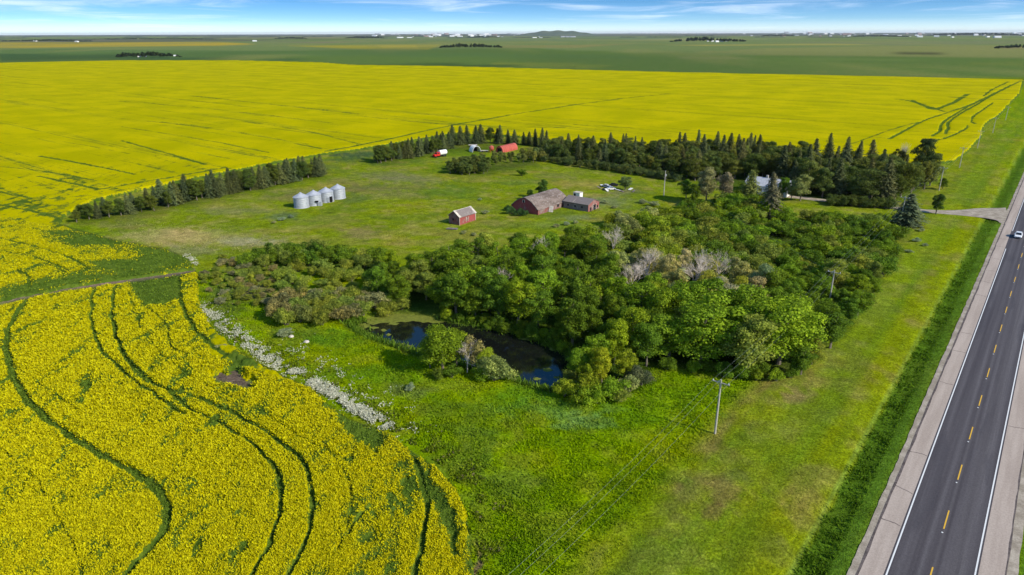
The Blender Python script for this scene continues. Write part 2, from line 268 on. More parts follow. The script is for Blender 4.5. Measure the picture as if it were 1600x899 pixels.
class MB:
    def __init__(s): s.V = []; s.F = []
    def add(s, v, f): b = len(s.V); s.V += [tuple(map(float, p)) for p in v]; s.F += [tuple(i+b for i in q) for q in f]; return s
    def box(s, x0, x1, y0, y1, z0, z1):
        return s.add([(x0, y0, z0), (x1, y0, z0), (x1, y1, z0), (x0, y1, z0), (x0, y0, z1), (x1, y0, z1), (x1, y1, z1), (x0, y1, z1)], [(0, 3, 2, 1), (4, 5, 6, 7), (0, 1, 5, 4), (1, 2, 6, 5), (2, 3, 7, 6), (3, 0, 4, 7)])
    def obox(s, a, b, wd, ht):       # box along a segment
        a = Vector(a); b = Vector(b); d = (b-a).normalized(); u = Vector((0, 0, 1)) if abs(d.z) < 0.95 else Vector((1, 0, 0)); sx = d.cross(u).normalized(); sy = sx.cross(d)
        v = [p+sx*i*wd/2+sy*j*ht/2 for p in (a, b) for i, j in ((-1, -1), (1, -1), (1, 1), (-1, 1))]
        return s.add(v, [(0, 1, 2, 3)[::-1], (4, 5, 6, 7), (0, 1, 5, 4), (1, 2, 6, 5), (2, 3, 7, 6), (3, 0, 4, 7)])
    def tube(s, pts, rad, n=6, cap=True):
        pts = [Vector(p) for p in pts]; rings = []
        for i, p in enumerate(pts):
            d = (pts[min(i+1, len(pts)-1)]-pts[max(i-1, 0)]).normalized(); u = Vector((0, 0, 1)) if abs(d.z) < 0.9 else Vector((1, 0, 0)); a = d.cross(u).normalized(); b = d.cross(a)
            r = rad[i] if isinstance(rad, (list, tuple)) else rad; rings.append([p+(a*math.cos(2*math.pi*k/n)+b*math.sin(2*math.pi*k/n))*r for k in range(n)])
        v = [q for rg in rings for q in rg]; f = [(i*n+k, i*n+(k+1) % n, (i+1)*n+(k+1) % n, (i+1)*n+k) for i in range(len(pts)-1) for k in range(n)]
        if cap: f += [tuple(range(n))[::-1], tuple((len(pts)-1)*n+k for k in range(n))]
        return s.add(v, f)
    def lathe(s, prof, n=24, c=(0, 0)):
        v = [(c[0]+r*math.cos(2*math.pi*k/n), c[1]+r*math.sin(2*math.pi*k/n), z) for r, z in prof for k in range(n)]
        f = [(i*n+k, i*n+(k+1) % n, (i+1)*n+(k+1) % n, (i+1)*n+k) for i in range(len(prof)-1) for k in range(n)]; f += [tuple((len(prof)-1)*n+k for k in range(n))]
        return s.add(v, f)
    def extrude(s, prof, y0, y1, closed=True):   # profile in x,z extruded along y
        n = len(prof); v = [(x, y0, z) for x, z in prof]+[(x, y1, z) for x, z in prof]
        f = [(k, (k+1) % n, n+(k+1) % n, n+k) for k in range(n if closed else n-1)]
        if closed: f += [tuple(range(n))[::-1], tuple(n+k for k in range(n))]
        return s.add(v, f)
    def me(s, name, mat, sm=False):
        m = nmesh(name, s.V, s.F, mat, sm)
        import bmesh; b = bmesh.new(); b.from_mesh(m); bmesh.ops.recalc_face_normals(b, faces=b.faces); b.to_mesh(m); b.free(); return m
    def part(s, name, mat, parent, label=None, sm=False, **k): return link(name, s.me(name, mat, sm), parent, label=label, **k)
# ------------------------------------------------------------------ what grows where
CANOLA_LOW = [(-900, 1600), (-900, 640), (-400, 520), (0, 477), (60, 462), (147, 449), (200, 441), (262, 432), (307, 424), (309, 470), (325, 506), (376, 550), (425, 578), (482, 605), (515, 634), (545, 655), (600, 673), (634, 700), (679, 730), (705, 756), (722, 788), (734, 831), (738, 899), (742, 1000), (720, 1600)]
CANOLA_UP = [(-900, 620), (-400, 505), (0, 466), (40, 457), (147, 439), (230, 428), (300, 418), (292, 404), (262, 390), (225, 383), (180, 375), (130, 362), (92, 350), (96, 336), (140, 312), (230, 292), (330, 272), (430, 252), (500, 240), (560, 232), (600, 226), (650, 217), (712, 208), (800, 212), (900, 222), (1000, 226), (1100, 234), (1200, 238), (1300, 248), (1380, 256), (1450, 256), (1490, 250), (1511, 236), (1524, 222), (1534, 212), (1535, 198), (1545, 188), (1560, 180), (1582, 156), (1592, 147), (1600, 124), (1380, 119), (1040, 112), (850, 107), (700, 103), (551, 101), (500, 97), (370, 94), (186, 94), (0, 98), (-500, 102), (-1500, 110)]
GREENCROP = [(60, 347), (100, 352), (180, 374), (262, 388), (296, 404), (306, 420), (200, 438), (140, 441), (60, 456), (0, 470), (0, 452), (60, 440), (110, 433), (150, 418), (135, 402), (95, 378), (60, 366)]
GREENP = [[(204, 441), (250, 434), (279, 430), (281, 462), (262, 478), (228, 478), (208, 458)], [(511, 635), (535, 645), (562, 660), (596, 675), (600, 695), (588, 706), (560, 690), (530, 660)], [(655, 745), (668, 735), (690, 775), (705, 800), (700, 822), (684, 800), (668, 775)], [(700, 800), (712, 800), (716, 870), (706, 870)], [(560, 835), (590, 825), (592, 845), (570, 852)]]
SOILP = [(322, 582), (342, 574), (374, 573), (392, 586), (402, 606), (374, 606), (340, 597)]
TRACKS = [  # (points, half width in metres, depth)
 ([(40, 470), (33, 480), (17, 505), (10, 530), (12, 560), (22, 590), (40, 620), (69, 651), (98, 672), (128, 693), (181, 724), (212, 741), (240, 762), (257, 782), (263, 802), (256, 830), (235, 857), (200, 892), (170, 930)], .72, .95),
 ([(150, 447), (144, 475), (144, 505), (152, 532), (168, 556), (192, 580), (219, 600), (250, 623), (290, 647)], 0.45, .8),
 ([(181, 450), (175, 489), (187, 537), (208, 569), (256, 607), (298, 638), (341, 660), (384, 686), (421, 718), (438, 748), (440, 780), (430, 830), (408, 872), (390, 905)], 0.42, .85),
 ([(173, 500), (196, 560), (240, 600), (330, 630), (384, 656), (432, 686), (469, 718), (485, 755), (488, 804), (474, 852), (448, 905)], 0.45, .9),
 ([(279, 428), (280, 450), (283, 473), (292, 495), (310, 520), (340, 545), (375, 564)], 0.55, 1.0),
 ([(641, 703), (655, 730), (664, 765), (668, 794), (662, 840), (648, 900)], 0.45, .8),
 ([(230, 480), (262, 510), (270, 545), (320, 560)], 0.3, .5), ([(200, 455), (215, 500), (240, 540), (300, 590), (400, 640), (480, 690), (540, 720)], 0.3, .35),
 ([(0, 700), (60, 760), (110, 840), (130, 900)], 0.3, .3), ([(500, 690), (540, 740), (550, 800), (530, 860)], 0.3, .35),
 ([(580, 790), (560, 810), (545, 835)], .35, .6), ([(0, 560), (60, 600), (120, 640)], .3, .3),
 ([(0, 392), (60, 404), (113, 424)], 0.5, .8), ([(0, 372), (90, 395), (140, 420)], 0.5, .7), ([(0, 428), (30, 424), (45, 435), (42, 448)], .5, .8), ([(0, 412), (70, 412), (105, 427)], .4, .4),
 ([(0, 352), (60, 358), (130, 372)], .5, .5),
 # long thin wheelings of the big field
 ([(60, 243), (120, 254), (210, 272)], .7, .8), ([(60, 275), (153, 295)], .7, .8), ([(0, 300), (60, 310), (140, 305)], .6, .5), ([(150, 296), (247, 280), (350, 262)], .6, .7), ([(190, 220), (250, 236), (320, 257)], .7, .75), ([(0, 260), (70, 268), (150, 282)], .6, .4),
 ([(190, 198), (300, 215), (420, 238)], .7, .5), ([(250, 190), (400, 212), (500, 232)], .7, .5), ([(0, 215), (100, 222), (200, 240)], .6, .4), ([(186, 158), (330, 170), (520, 192)], .9, .5), ([(300, 150), (420, 163), (560, 178)], 1.0, .5), ([(190, 185), (330, 200), (480, 225)], .8, .4), ([(380, 190), (480, 205), (560, 225)], .7, .4), ([(0, 320), (60, 332), (90, 340)], .6, .6),
 ([(510, 236), (600, 219), (657, 206), (727, 192), (850, 171), (972, 154), (1046, 147)], 1.3, .55), ([(640, 190), (760, 197), (880, 200)], .9, .5), ([(900, 195), (1000, 200), (1100, 205)], .9, .3), ([(770, 130), (1040, 138), (1330, 150)], 2.0, .3),
 ([(1390, 217), (1442, 189), (1480, 176), (1510, 166), (1537, 154), (1566, 140), (1596, 126)], 1.0, .7), ([(1456, 213), (1468, 205), (1470, 196), (1480, 186), (1495, 177), (1515, 165), (1537, 155)], .9, .95), ([(1477, 210), (1481, 200), (1483, 190), (1505, 175), (1525, 164), (1548, 150), (1580, 133)], .9, .95),
 ([(1425, 157), (1445, 166), (1460, 171), (1475, 166), (1490, 160), (1512, 147)], 1.2, .9), ([(1488, 152), (1537, 154.5), (1592, 156)], 1.3, 1.0), ([(1551, 161), (1535, 172), (1521, 182), (1519, 190), (1524, 193)], .8, .8), ([(1440, 225), (1480, 215), (1508, 202), (1512, 196)], .8, .7), ([(1400, 155), (1430, 160), (1480, 176)], 1.0, .7), ([(1330, 225), (1400, 200), (1440, 190)], .8, .35), ([(1537, 150), (1550, 140), (1575, 128)], .9, .7)]
TRW = [([tuple(G(p[0], p[1], 1.0)) for p in smooth(t, 5)], hw, dp) for t, hw, dp in TRACKS]
def crop(x, y):
    """height 0..1 and bloom 0..1 of the canola at (x, y)"""
    wx = (fbm(x/1.7, y/1.7, 21, 3)-.5)*1.3; wy = (fbm(x/1.7, y/1.7, 22, 3)-.5)*1.3
    px, py = P(x+wx, y+wy, np.full(x.shape, 0.9))
    near = sst(400, 100, y)
    lo = zone(px, py, CANOLA_LOW, 2.5); hi = zone(px, py, CANOLA_UP, .45)
    hgt = np.maximum(lo, hi); low = fbm(x/9, y/9, 31, 4); mid = fbm(x/2.6, y/2.6, 33, 3)
    st_ = fbm(x/1.6+fbm(x/9, y/9, 35, 2)*4, y/5.5, 34, 3); bl = 0.90+0.4*(low-.5)*near+0.35*(mid-.5)*near-.42*sst(.54, .72, st_)*near
    hh = hgt*1.0; bl = bl-.75*sst(1., .5, hgt)*(1-near)  # far edges lose bloom: darker colour put in to offset the sunlit slope
    for gp in GREENP:
        z = zone(px, py, gp, 9); bl = bl*(1-z)+(0.42*(mid-.3))*z; hh = hh*(1-0.35*z)
    z = zone(px, py, GREENCROP, 12)
    gb = np.clip(0.16+2.2*(fbm(x/16, y/7, 41, 4)-.5)+0.9*sst(200, 90, px)*sst(380, 350, py)+0.55*zone(px, py, [(110, 400), (200, 385), (215, 405), (180, 422), (130, 420)], 20), 0, .72)
    bl = bl*(1-z)+gb*z; hh = hh*(1-.45*z)
    z = zone(px+(fbm(x/1.2, y/1.2, 45, 3)-.5)*26, py+(fbm(x/1.2, y/1.2, 46, 3)-.5)*14, SOILP, 4); hh = hh*(1-z)
    # thin, greener plants near the right rim
    rim = lo*sst(60, 0, segdist(px, py, [(600, 673), (634, 700), (679, 730), (705, 756), (722, 788), (734, 831), (738, 899)], False)) if lo.any() else 0
    bl = bl-0.10*rim
    fl = sst(0.58, 0.70, fbm(x/2.2+5, y/3.0, 51, 3))*near; bl = bl-0.3*fl; hh = hh*(1-.12*fl)
    xx = x+(vnoise(x/3, y/3, 61)-.5)*0.5; yy = y+(vnoise(x/3, y/3, 62)-.5)*0.5
    for pts, hw, dp in TRW:
        e_ = np.array(pts[-1])-np.array(pts[0]); mm_ = (np.array(pts[-1])+np.array(pts[0]))/2; cr_ = abs(e_[0]*mm_[1]-e_[1]*mm_[0])/(np.hypot(*e_)*np.hypot(*mm_)); xs = [p[0] for p in pts]; ys = [p[1] for p in pts]; m = (xx > min(xs)-4) & (xx < max(xs)+4) & (yy > min(ys)-4) & (yy < max(ys)+4)
        if not m.any(): continue
        d = segdist(xx[m], yy[m], pts, False); rr_ = np.hypot(xx[m], yy[m]); he = np.maximum(hw*.62, rr_*rr_/H*.0003*cr_+rr_*.0006); k = 1-np.clip((d-he*.55)/(he*1.2), 0, 1); k = k*k*(3-2*k)*dp*(hw/he)**.9
        br = 0.55+0.8*vnoise(xx[m]/1.8, yy[m]/1.8, 71)
        br = np.where(rr_ > 350, .25+1.2*vnoise(xx[m]/9, yy[m]/9, 72), br); k = np.clip(k*br, 0, 1)*(.9 if hw > .6 else .8); bl[m] = bl[m]*(1-k); hh[m] = hh[m]*(1-0.5*k)
    return np.clip(hh, 0, 1), np.clip(bl, 0, 1)
# colours of land (reflectance)
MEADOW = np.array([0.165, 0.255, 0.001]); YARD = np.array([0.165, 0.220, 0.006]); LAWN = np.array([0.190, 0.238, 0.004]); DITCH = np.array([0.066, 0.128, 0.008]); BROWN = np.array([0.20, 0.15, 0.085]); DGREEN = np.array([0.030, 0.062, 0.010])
ELL = [  # meadow and yard patches: px, py, rx, ry, colour, strength
 (1250, 620, 26, 16, (0.27, 0.19, .08), .75), (1272, 585, 16, 22, (.24, .20, .05), .5), (1300, 560, 14, 26, (.16, .19, .04), .5), (1130, 770, 44, 26, (0.17, .135, .04), .65), (1110, 800, 20, 14, (.16, .10, .04), .5), (1150, 745, 26, 14, (.10, .12, .03), .5), (1180, 690, 50, 16, (0.09, .16, .01), .4), (1160, 720, 90, 14, (.09, .15, .01), .3),
 (1010, 640, 120, 40, (0.085, .20, .004), .4), (860, 640, 90, 18, (0.11, .22, .03), .6), (820, 615, 50, 18, (.07, .2, .01), .5), (900, 655, 60, 14, (.14, .25, .07), .5), (560, 585, 120, 16, (.085, .19, .006), .6), (640, 610, 40, 10, (.10, .12, .05), .5), (680, 640, 50, 14, (.07, .125, .012), .45), (720, 670, 60, 10, (.075, .14, .012), .4), (745, 700, 25, 90, (.105, .17, .02), .4), (700, 720, 30, 30, (.11, .16, .02), .4), (760, 700, 10, 50, (.08, .15, .01), .4), (740, 895, 12, 40, (.17, .12, .07), .9), (800, 760, 60, 30, (.12, .17, .02), .5), (850, 860, 80, 30, (.09, .17, .004), .4), (1020, 860, 70, 30, (.07, .15, .005), .4), (990, 760, 80, 30, (.095, .18, .005), .4), (1180, 850, 50, 40, (.12, .17, .01), .5), (1040, 740, 60, 18, (.10, .2, .003), .4),
 (260, 370, 70, 14, (.34, .30, .10), .7), (330, 372, 90, 16, (.32, .29, .09), .6), (390, 378, 50, 8, (.30, .29, .17), .6), (300, 392, 40, 10, (.2, .19, .1), .5), (200, 350, 40, 10, (.12, .13, .04), .5), (370, 330, 70, 6, (.20, .19, .08), .5), (450, 310, 60, 6, (.17, .14, .06), .5), (480, 300, 60, 5, (.19, .17, .07), .5), (540, 285, 40, 5, (.21, .17, .06), .5), (560, 310, 30, 8, (.07, .11, .04), .5), (445, 338, 28, 6, (.09, .13, .06), .7), (600, 275, 50, 8, (.16, .15, .07), .5), (640, 280, 60, 7, (.17, .17, .08), .55), (580, 295, 60, 8, (.10, .10, .05), .5), (650, 292, 40, 6, (.14, .13, .05), .5), (620, 305, 50, 6, (.20, .17, .07), .4), (700, 300, 50, 12, (.07, .15, .02), .5), (560, 365, 34, 10, (.20, .15, .07), .6), (740, 330, 30, 6, (.17, .18, .05), .5), (770, 350, 40, 6, (.19, .18, .04), .45), (500, 345, 60, 10, (.11, .17, .02), .4), (870, 350, 50, 8, (.14, .22, .03), .5), (900, 340, 30, 5, (.17, .2, .09), .6), (950, 315, 40, 10, (.15, .18, .08), .7), (920, 306, 40, 4, (.30, .24, .06), .6), (980, 300, 30, 5, (.14, .13, .08), .5), (870, 275, 40, 6, (.15, .15, .05), .5), (940, 268, 60, 4, (.16, .2, .03), .4), (820, 285, 40, 5, (.09, .15, .03), .4), (700, 262, 50, 8, (.09, .17, .01), .5), (720, 240, 40, 7, (.10, .19, .01), .6), (660, 252, 40, 5, (.08, .16, .02), .4),
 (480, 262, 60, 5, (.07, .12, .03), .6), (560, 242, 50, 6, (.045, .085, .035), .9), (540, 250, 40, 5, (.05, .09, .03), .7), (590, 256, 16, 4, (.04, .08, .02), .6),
 (400, 440, 80, 40, (.075, .12, .025), .6), (390, 455, 30, 14, (.20, .17, .10), .6), (350, 470, 30, 30, (.05, .09, .02), .6), (470, 525, 60, 20, (.05, .11, .02), .5), (440, 500, 40, 14, (.08, .19, .01), .5), (520, 530, 60, 14, (.075, .19, .005), .6),
 (1440, 280, 40, 20, (.10, .17, .03), .4), (1520, 300, 30, 30, (.10, .17, .02), .4), (1390, 400, 30, 12, (.15, .2, .03), .4), (1450, 400, 20, 20, (.14, .19, .02), .4), (1370, 480, 30, 30, (.15, .2, .03), .4), (1330, 560, 30, 30, (.14, .17, .03), .4), (1280, 640, 40, 30, (.13, .18, .015), .4), (1230, 740, 40, 30, (.13, .17, .01), .4), (1350, 380, 30, 10, (.13, .22, .02), .4)]
def cover(x, y):
    """land colour at (x, y)"""
    wx = (fbm(x/4, y/4, 5, 4)-.5)*4; wy = (fbm(x/4, y/4, 6, 4)-.5)*4
    z0 = np.zeros(x.shape); px, py = P(x, y, z0); qx, qy = P(x+wx, y+wy, z0)
    u, v = road_uv(x, y); c = np.tile(MEADOW, (len(x), 1))
    def put(w_, col): nonlocal c; c = c*(1-w_[:, None])+np.asarray(col)[None]*w_[:, None]
    n = fbm(x/11, y/11, 7, 4)
    put(sst(.42, .7, n)*.75, (0.230, 0.275, 0.001)); put(sst(.5, .25, n)*.5, (0.110, 0.200, 0.002)); n_ = fbm(x/3.4, y/3.4, 77, 4); put(sst(.5, .72, n_)*.35, (0.20, 0.22, 0.02)); put(sst(.48, .28, n_)*.4, (0.075, 0.15, 0.006))
    put(zone(qx, qy, [(-100, 330), (100, 345), (300, 405), (310, 425), (420, 395), (600, 425), (930, 370), (1060, 330), (1560, 340), (1560, 180), (1600, 120), (800, 200), (600, 220), (-100, 300)], 10), YARD)
    yw = sst(150, 190, y)*sst(480, 380, y)*sst(-9, -20, v); n2_ = fbm(x/14+3, y/6, 78, 4); put(yw*sst(.52, .74, n2_)*.6, (.24, .21, .045)); put(yw*sst(.46, .26, n2_)*.5, (.10, .15, .018)); n3_ = fbm(x/5, y/2.6, 79, 4); put(yw*sst(.56, .76, n3_)*.5, (.27, .245, .065)); put(yw*sst(.42, .28, n3_)*.35, (.08, .13, .02))
    # mown strip and ditch beside the road (both run along it)
    vv = v+(fbm(u/6, v/6, 8, 3)-.5)*1.0
    put(sst(-32, -26, vv)*sst(400, 200, y)*sst(-3, -14, v), LAWN)
    put(np.exp(-((vv+31)/4.5)**2)*sst(0.45, 0.7, fbm(x/9, y/9, 9, 3))*sst(30, 60, u)*0+0*u, BROWN)
    put(sst(-32, -26, vv)*sst(400, 200, y)*sst(-9, -14, v)*sst(.45, .75, fbm(x/5, y/5, 19, 4))*.7, (.22, .20, .045)); put(np.exp(-((vv+27.5)/2.2)**2)*sst(.46, .66, fbm(u/11, v/5, 23, 4))*sst(400, 200, y)*.7, (.19, .14, .05)); put(np.exp(-((vv+26)/1.8)**2)*sst(.5, .35, fbm(u/11, v/5, 23, 4))*sst(400, 200, y)*.5, (.075, .12, .015)); put(sst(-31, -27, vv)*sst(-11, -14, v)*sst(.45, .7, fbm(u/30, v/1.3, 24, 3))*.45, (.12, .18, .008)); put(np.exp(-((vv+22)/3.2)**2)*.45, (.14, .235, .012)); put(np.exp(-((vv+18)/1.4)**2)*.4, (.075, .17, .01)); put(np.exp(-((vv+26.5)/1.2)**2)*.3, (.09, .15, .012))
    dt = sst(-11.9, -11.2, v+(vnoise(u/2, v*0, 3)-.5)*.5)*sst(-7.2, -7.8, v); put(dt, DITCH); put(sst(-9.2, -8.2, v)*sst(-6, -7, v)*.8, (.10, .19, .015))
    put(np.exp(-((v+11.9)/.28)**2)*.8, (.17, .25, .03))
    put(sst(6.6, 8.0, v), (.075, .16, .012))
    for ex, ey, rx, ry, col, st in ELL:
        m = (np.abs(qx-ex) < rx*2.3) & (np.abs(qy-ey) < ry*2.3)
        if m.any():
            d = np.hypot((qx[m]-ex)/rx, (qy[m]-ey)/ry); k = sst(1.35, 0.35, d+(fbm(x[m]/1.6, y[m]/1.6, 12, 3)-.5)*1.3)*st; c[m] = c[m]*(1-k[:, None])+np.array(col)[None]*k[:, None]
    # banks of the pond, forest floor
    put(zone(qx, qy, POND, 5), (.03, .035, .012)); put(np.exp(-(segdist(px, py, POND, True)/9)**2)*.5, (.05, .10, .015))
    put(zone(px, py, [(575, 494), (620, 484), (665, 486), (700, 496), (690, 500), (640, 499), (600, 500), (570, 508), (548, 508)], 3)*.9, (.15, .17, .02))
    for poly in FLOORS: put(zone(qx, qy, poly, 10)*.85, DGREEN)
    # bare earth track between the two fields
    put(sst(9, 2, segdist(qx, qy, [(-200, 490), (20, 465), (60, 458), (150, 444), (230, 432), (300, 424)], False)), (.22, .165, .115)); put(zone(qx, qy, SOILP, 9), (.13, .10, .07))
    put(zone(px, py, CANOLA_LOW, 3)*(1-sst(6, 2, segdist(px, py, SOILP, True)))*(1-zone(px, py, SOILP, 3))*.9, (.035, .06, .015)); put(zone(px, py, CANOLA_UP, 2)*.9, (.04, .07, .015))
    # ---------- the far plain: field after field
    far = sst(124, 119, py)*(y > 600)
    def F(poly, col, s=.8, st=1.0): put(zone(px, py+(fbm(x/400, y/400, 15, 3)-.5)*(py-50)*.06, poly, s)*far*st, col)
    put(far, (.092, .150, .032))
    W_ = 3500
    F([(-W_, 50), (W_, 50), (W_, 86), (1600, 90), (1300, 89), (1040, 84), (830, 76), (500, 79), (0, 84), (-W_, 84)], (.135, .185, .055))
    F([(-W_, 68), (345, 66), (400, 69), (340, 71.5), (0, 75), (-W_, 78)], (.34, .27, .03))
    F([(450, 72), (600, 70), (690, 70), (670, 78), (560, 77)], (.27, .25, .03), 1.2); F([(590, 71), (650, 71), (655, 77), (600, 76)], (.36, .30, .03), 1.2); F([(790, 71), (900, 70.5), (1000, 67.5), (900, 75), (780, 75)], (.19, .19, .06), .8)
    F([(1040, 70.5), (1300, 68.5), (1500, 69), (1300, 71), (1100, 72)], (.26, .25, .06), .6); F([(1100, 92), (1350, 91.5), (1500, 94), (1300, 95)], (.12, .18, .04), 1); F([(300, 59), (560, 58), (600, 60), (350, 61)], (.20, .20, .09), .5); F([(860, 61), (1040, 60), (1200, 61.5), (980, 63)], (.22, .23, .09), .6); F([(410, 66), (600, 65), (500, 68)], (.15, .15, .08)); F([(0, 63), (300, 61), (450, 64), (200, 66), (0, 66)], (.12, .12, .075))
    F([(1060, 83), (1200, 76), (1400, 72), (1700, 72), (1700, 91), (1300, 88)], (.18, .20, .06)); F([(1370, 82), (1450, 83), (1520, 87), (1440, 86)], (.07, .075, .03)); F([(1200, 66), (1600, 64), (1700, 68), (1400, 71)], (.15, .18, .07)); F([(1560, 73), (1700, 72), (1700, 76), (1570, 77)], (.2, .18, .08))
    F([(780, 97), (900, 99), (965, 104), (900, 108), (760, 103)], (.17, .20, .03), 1.5, .7); F([(1040, 88), (1200, 90), (1080, 93)], (.16, .17, .08), 1.0, .6); F([(1240, 111), (1300, 110.5), (1290, 113)], (.2, .2, .03), 1, .6); F([(1520, 98), (1600, 97), (1600, 104), (1500, 103)], (.12, .16, .03), 1.5, .7)
    F([(0, 76), (190, 78), (500, 80), (640, 82), (1000, 88), (1000, 92), (600, 88), (0, 92)], (.08, .145, .04), 1, .7); F([(500, 57), (900, 56), (1100, 60), (900, 64), (600, 63)], (.13, .18, .07)); F([(-W_, 54.5), (W_, 50), (W_, 54.5), (800, 57), (-W_, 59)], (.11, .12, .08))
    F([(0, 84), (170, 86), (280, 90), (500, 93), (0, 95)], (.04, .085, .03), .8, .8); F([(560, 101), (700, 100), (900, 106), (700, 104)], (.035, .07, .02), .8, .8)
    k = far*sst(.5, .7, fbm(x/220, y/900, 16, 3))*.5; put(k, (.20, .21, .06)); k = far*sst(.5, .3, fbm(x/900, y/2600, 17, 3))*.4; put(k, (.06, .10, .03))
    return c
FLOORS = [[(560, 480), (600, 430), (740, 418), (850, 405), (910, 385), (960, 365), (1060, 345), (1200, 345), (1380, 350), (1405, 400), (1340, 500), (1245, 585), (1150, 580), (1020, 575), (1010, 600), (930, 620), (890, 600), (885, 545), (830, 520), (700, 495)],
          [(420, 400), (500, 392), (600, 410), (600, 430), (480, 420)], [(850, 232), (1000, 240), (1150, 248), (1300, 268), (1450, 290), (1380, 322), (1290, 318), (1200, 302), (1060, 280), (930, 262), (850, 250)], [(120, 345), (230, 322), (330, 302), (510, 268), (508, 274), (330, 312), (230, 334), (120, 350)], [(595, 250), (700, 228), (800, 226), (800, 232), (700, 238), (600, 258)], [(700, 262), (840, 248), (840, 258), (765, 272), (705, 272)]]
HOLES = [[(1185, 366), (1262, 372), (1255, 388), (1190, 384)], [(1205, 346), (1300, 350), (1290, 360), (1215, 357)]]
# ------------------------------------------------------------------ the ground sheet
def make_ground():
    az = np.concatenate([np.linspace(-180, -50, 14)[:-1], np.linspace(-50, 50, 660), np.linspace(50, 180, 14)[1:-1]]); az = np.radians(az)
    dv = np.linspace(math.atan(H/40), math.atan(H/2500), 350); r = np.concatenate([[3, 15, 28, 36], H/np.tan(dv), np.geomspace(2600, 70000, 110)])
    A, R = np.meshgrid(az, r); x = (R*np.sin(A)).ravel(); y = (R*np.cos(A)).ravel(); nr, na = A.shape
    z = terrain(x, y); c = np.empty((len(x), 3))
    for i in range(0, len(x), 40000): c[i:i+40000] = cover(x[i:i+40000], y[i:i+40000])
    i, j = np.meshgrid(np.arange(nr-1), np.arange(na), indexing='ij'); j2 = (j+1) % na
    f = np.stack([i*na+j, i*na+j2, (i+1)*na+j2, (i+1)*na+j], -1).reshape(-1, 4)[:, ::-1]
    V = np.column_stack([x, y, z]); V = np.vstack([V, [[0, 0, 0]]]); c = np.vstack([c, [MEADOW]])
    me = nmesh('ground', V, f, MAT['ground'], True)
    a = me.color_attributes.new('cover', 'FLOAT_COLOR', 'POINT'); a.data.foreach_set('color', np.column_stack([c, np.ones(len(c))]).astype(np.float32).ravel())
    # close the tiny ring under the camera
    import bmesh; b = bmesh.new(); b.from_mesh(me); b.verts.ensure_lookup_table()
    for k in range(na): b.faces.new((b.verts[len(V)-1], b.verts[(k+1) % na], b.verts[k]))
    b.to_mesh(me); b.free(); link('ground', me, kind='structure')
make_ground()
def make_crop():
    az = np.radians(np.linspace(-60, 47, 1150)); dv = np.concatenate([np.linspace(math.atan(H/44), .30, 330)[:-1], np.linspace(.30, math.atan(H/1900), 390)]); r = H/np.tan(dv)
    A, R = np.meshgrid(az, r); x = (R*np.sin(A)).ravel(); y = (R*np.cos(A)).ravel(); nr, na = A.shape
    h = np.zeros(len(x)); b = np.zeros(len(x))
    for i in range(0, len(x), 40000): h[i:i+40000], b[i:i+40000] = crop(x[i:i+40000], y[i:i+40000])
    z = terrain(x, y)-0.12+h*1.12+(h > .3)*((fbm(x/.8, y/.8, 81, 2)-.5)*.42+(fbm(x/5, y/5, 82, 2)-.5)*.3)*sst(500, 150, R.ravel())
    i, j = np.meshgrid(np.arange(nr-1), np.arange(na-1), indexing='ij'); f = np.stack([i*na+j, (i+1)*na+j, (i+1)*na+j+1, i*na+j+1], -1).reshape(-1, 4)
    keep = h[f].max(1) > .03; f = f[keep]; us = np.unique(f); mp = np.zeros(len(x), np.int64); mp[us] = np.arange(len(us))
    me = nmesh('canola_field', np.column_stack([x, y, z])[us], mp[f], MAT['canopy'], True)
    a = me.attributes.new('bloom', 'FLOAT', 'POINT'); a.data.foreach_set('value', b[us].astype(np.float32))
    print('crop quads', len(f))
    link('canola_crop', me, kind='stuff', label='yellow flowering canola crop with dark wheel tracks covering the big fields', cat='crop')
make_crop()
def tufts(name, x, y, z, size, hgt, col=None, bloom=None, mat='tuft', flat=0.0, label=None, cat=None):
    """one quad-pair tuft per point"""
    n = len(x); a = rng.uniform(0, math.pi*2, n); dx = np.cos(a)*size; dy = np.sin(a)*size; lx = rng.normal(0, .35, n)*hgt+flat*-dy; ly = rng.normal(0, .35, n)*hgt+flat*dx
    V = np.empty((n, 4, 3)); V[:, 0] = np.column_stack([x-dx/2, y-dy/2, z]); V[:, 1] = np.column_stack([x+dx/2, y+dy/2, z])
    V[:, 2] = np.column_stack([x+dx*.35+lx, y+dy*.35+ly, z+hgt]); V[:, 3] = np.column_stack([x-dx*.4+lx, y-dy*.4+ly, z+hgt*.85])
    me = nmesh(name, V.reshape(-1, 3), np.arange(n*4).reshape(-1, 4), MAT[mat])
    if col is not None: q = me.color_attributes.new('cover', 'FLOAT_COLOR', 'POINT'); q.data.foreach_set('color', np.repeat(np.column_stack([col, np.ones(n)]), 4, 0).astype(np.float32).ravel())
    if bloom is not None: q = me.attributes.new('bloom', 'FLOAT', 'POINT'); q.data.foreach_set('value', np.repeat(bloom, 4).astype(np.float32))
    return link(name, me, kind='stuff', label=label, cat=cat)
def pxpoints(n, poly):
    xs = [p[0] for p in poly]; ys = [p[1] for p in poly]; px = rng.uniform(min(xs), max(xs), n); py = rng.uniform(min(ys), max(ys), n); m = inpoly(px, py, poly); px = px[m]; py = py[m]
    d = fw[None]*FPX+rt[None]*(px-800)[:, None]-up[None]*(py-449.5)[:, None]; t = (-H+.5)/d[:, 2]; return d[:, 0]*t, d[:, 1]*t
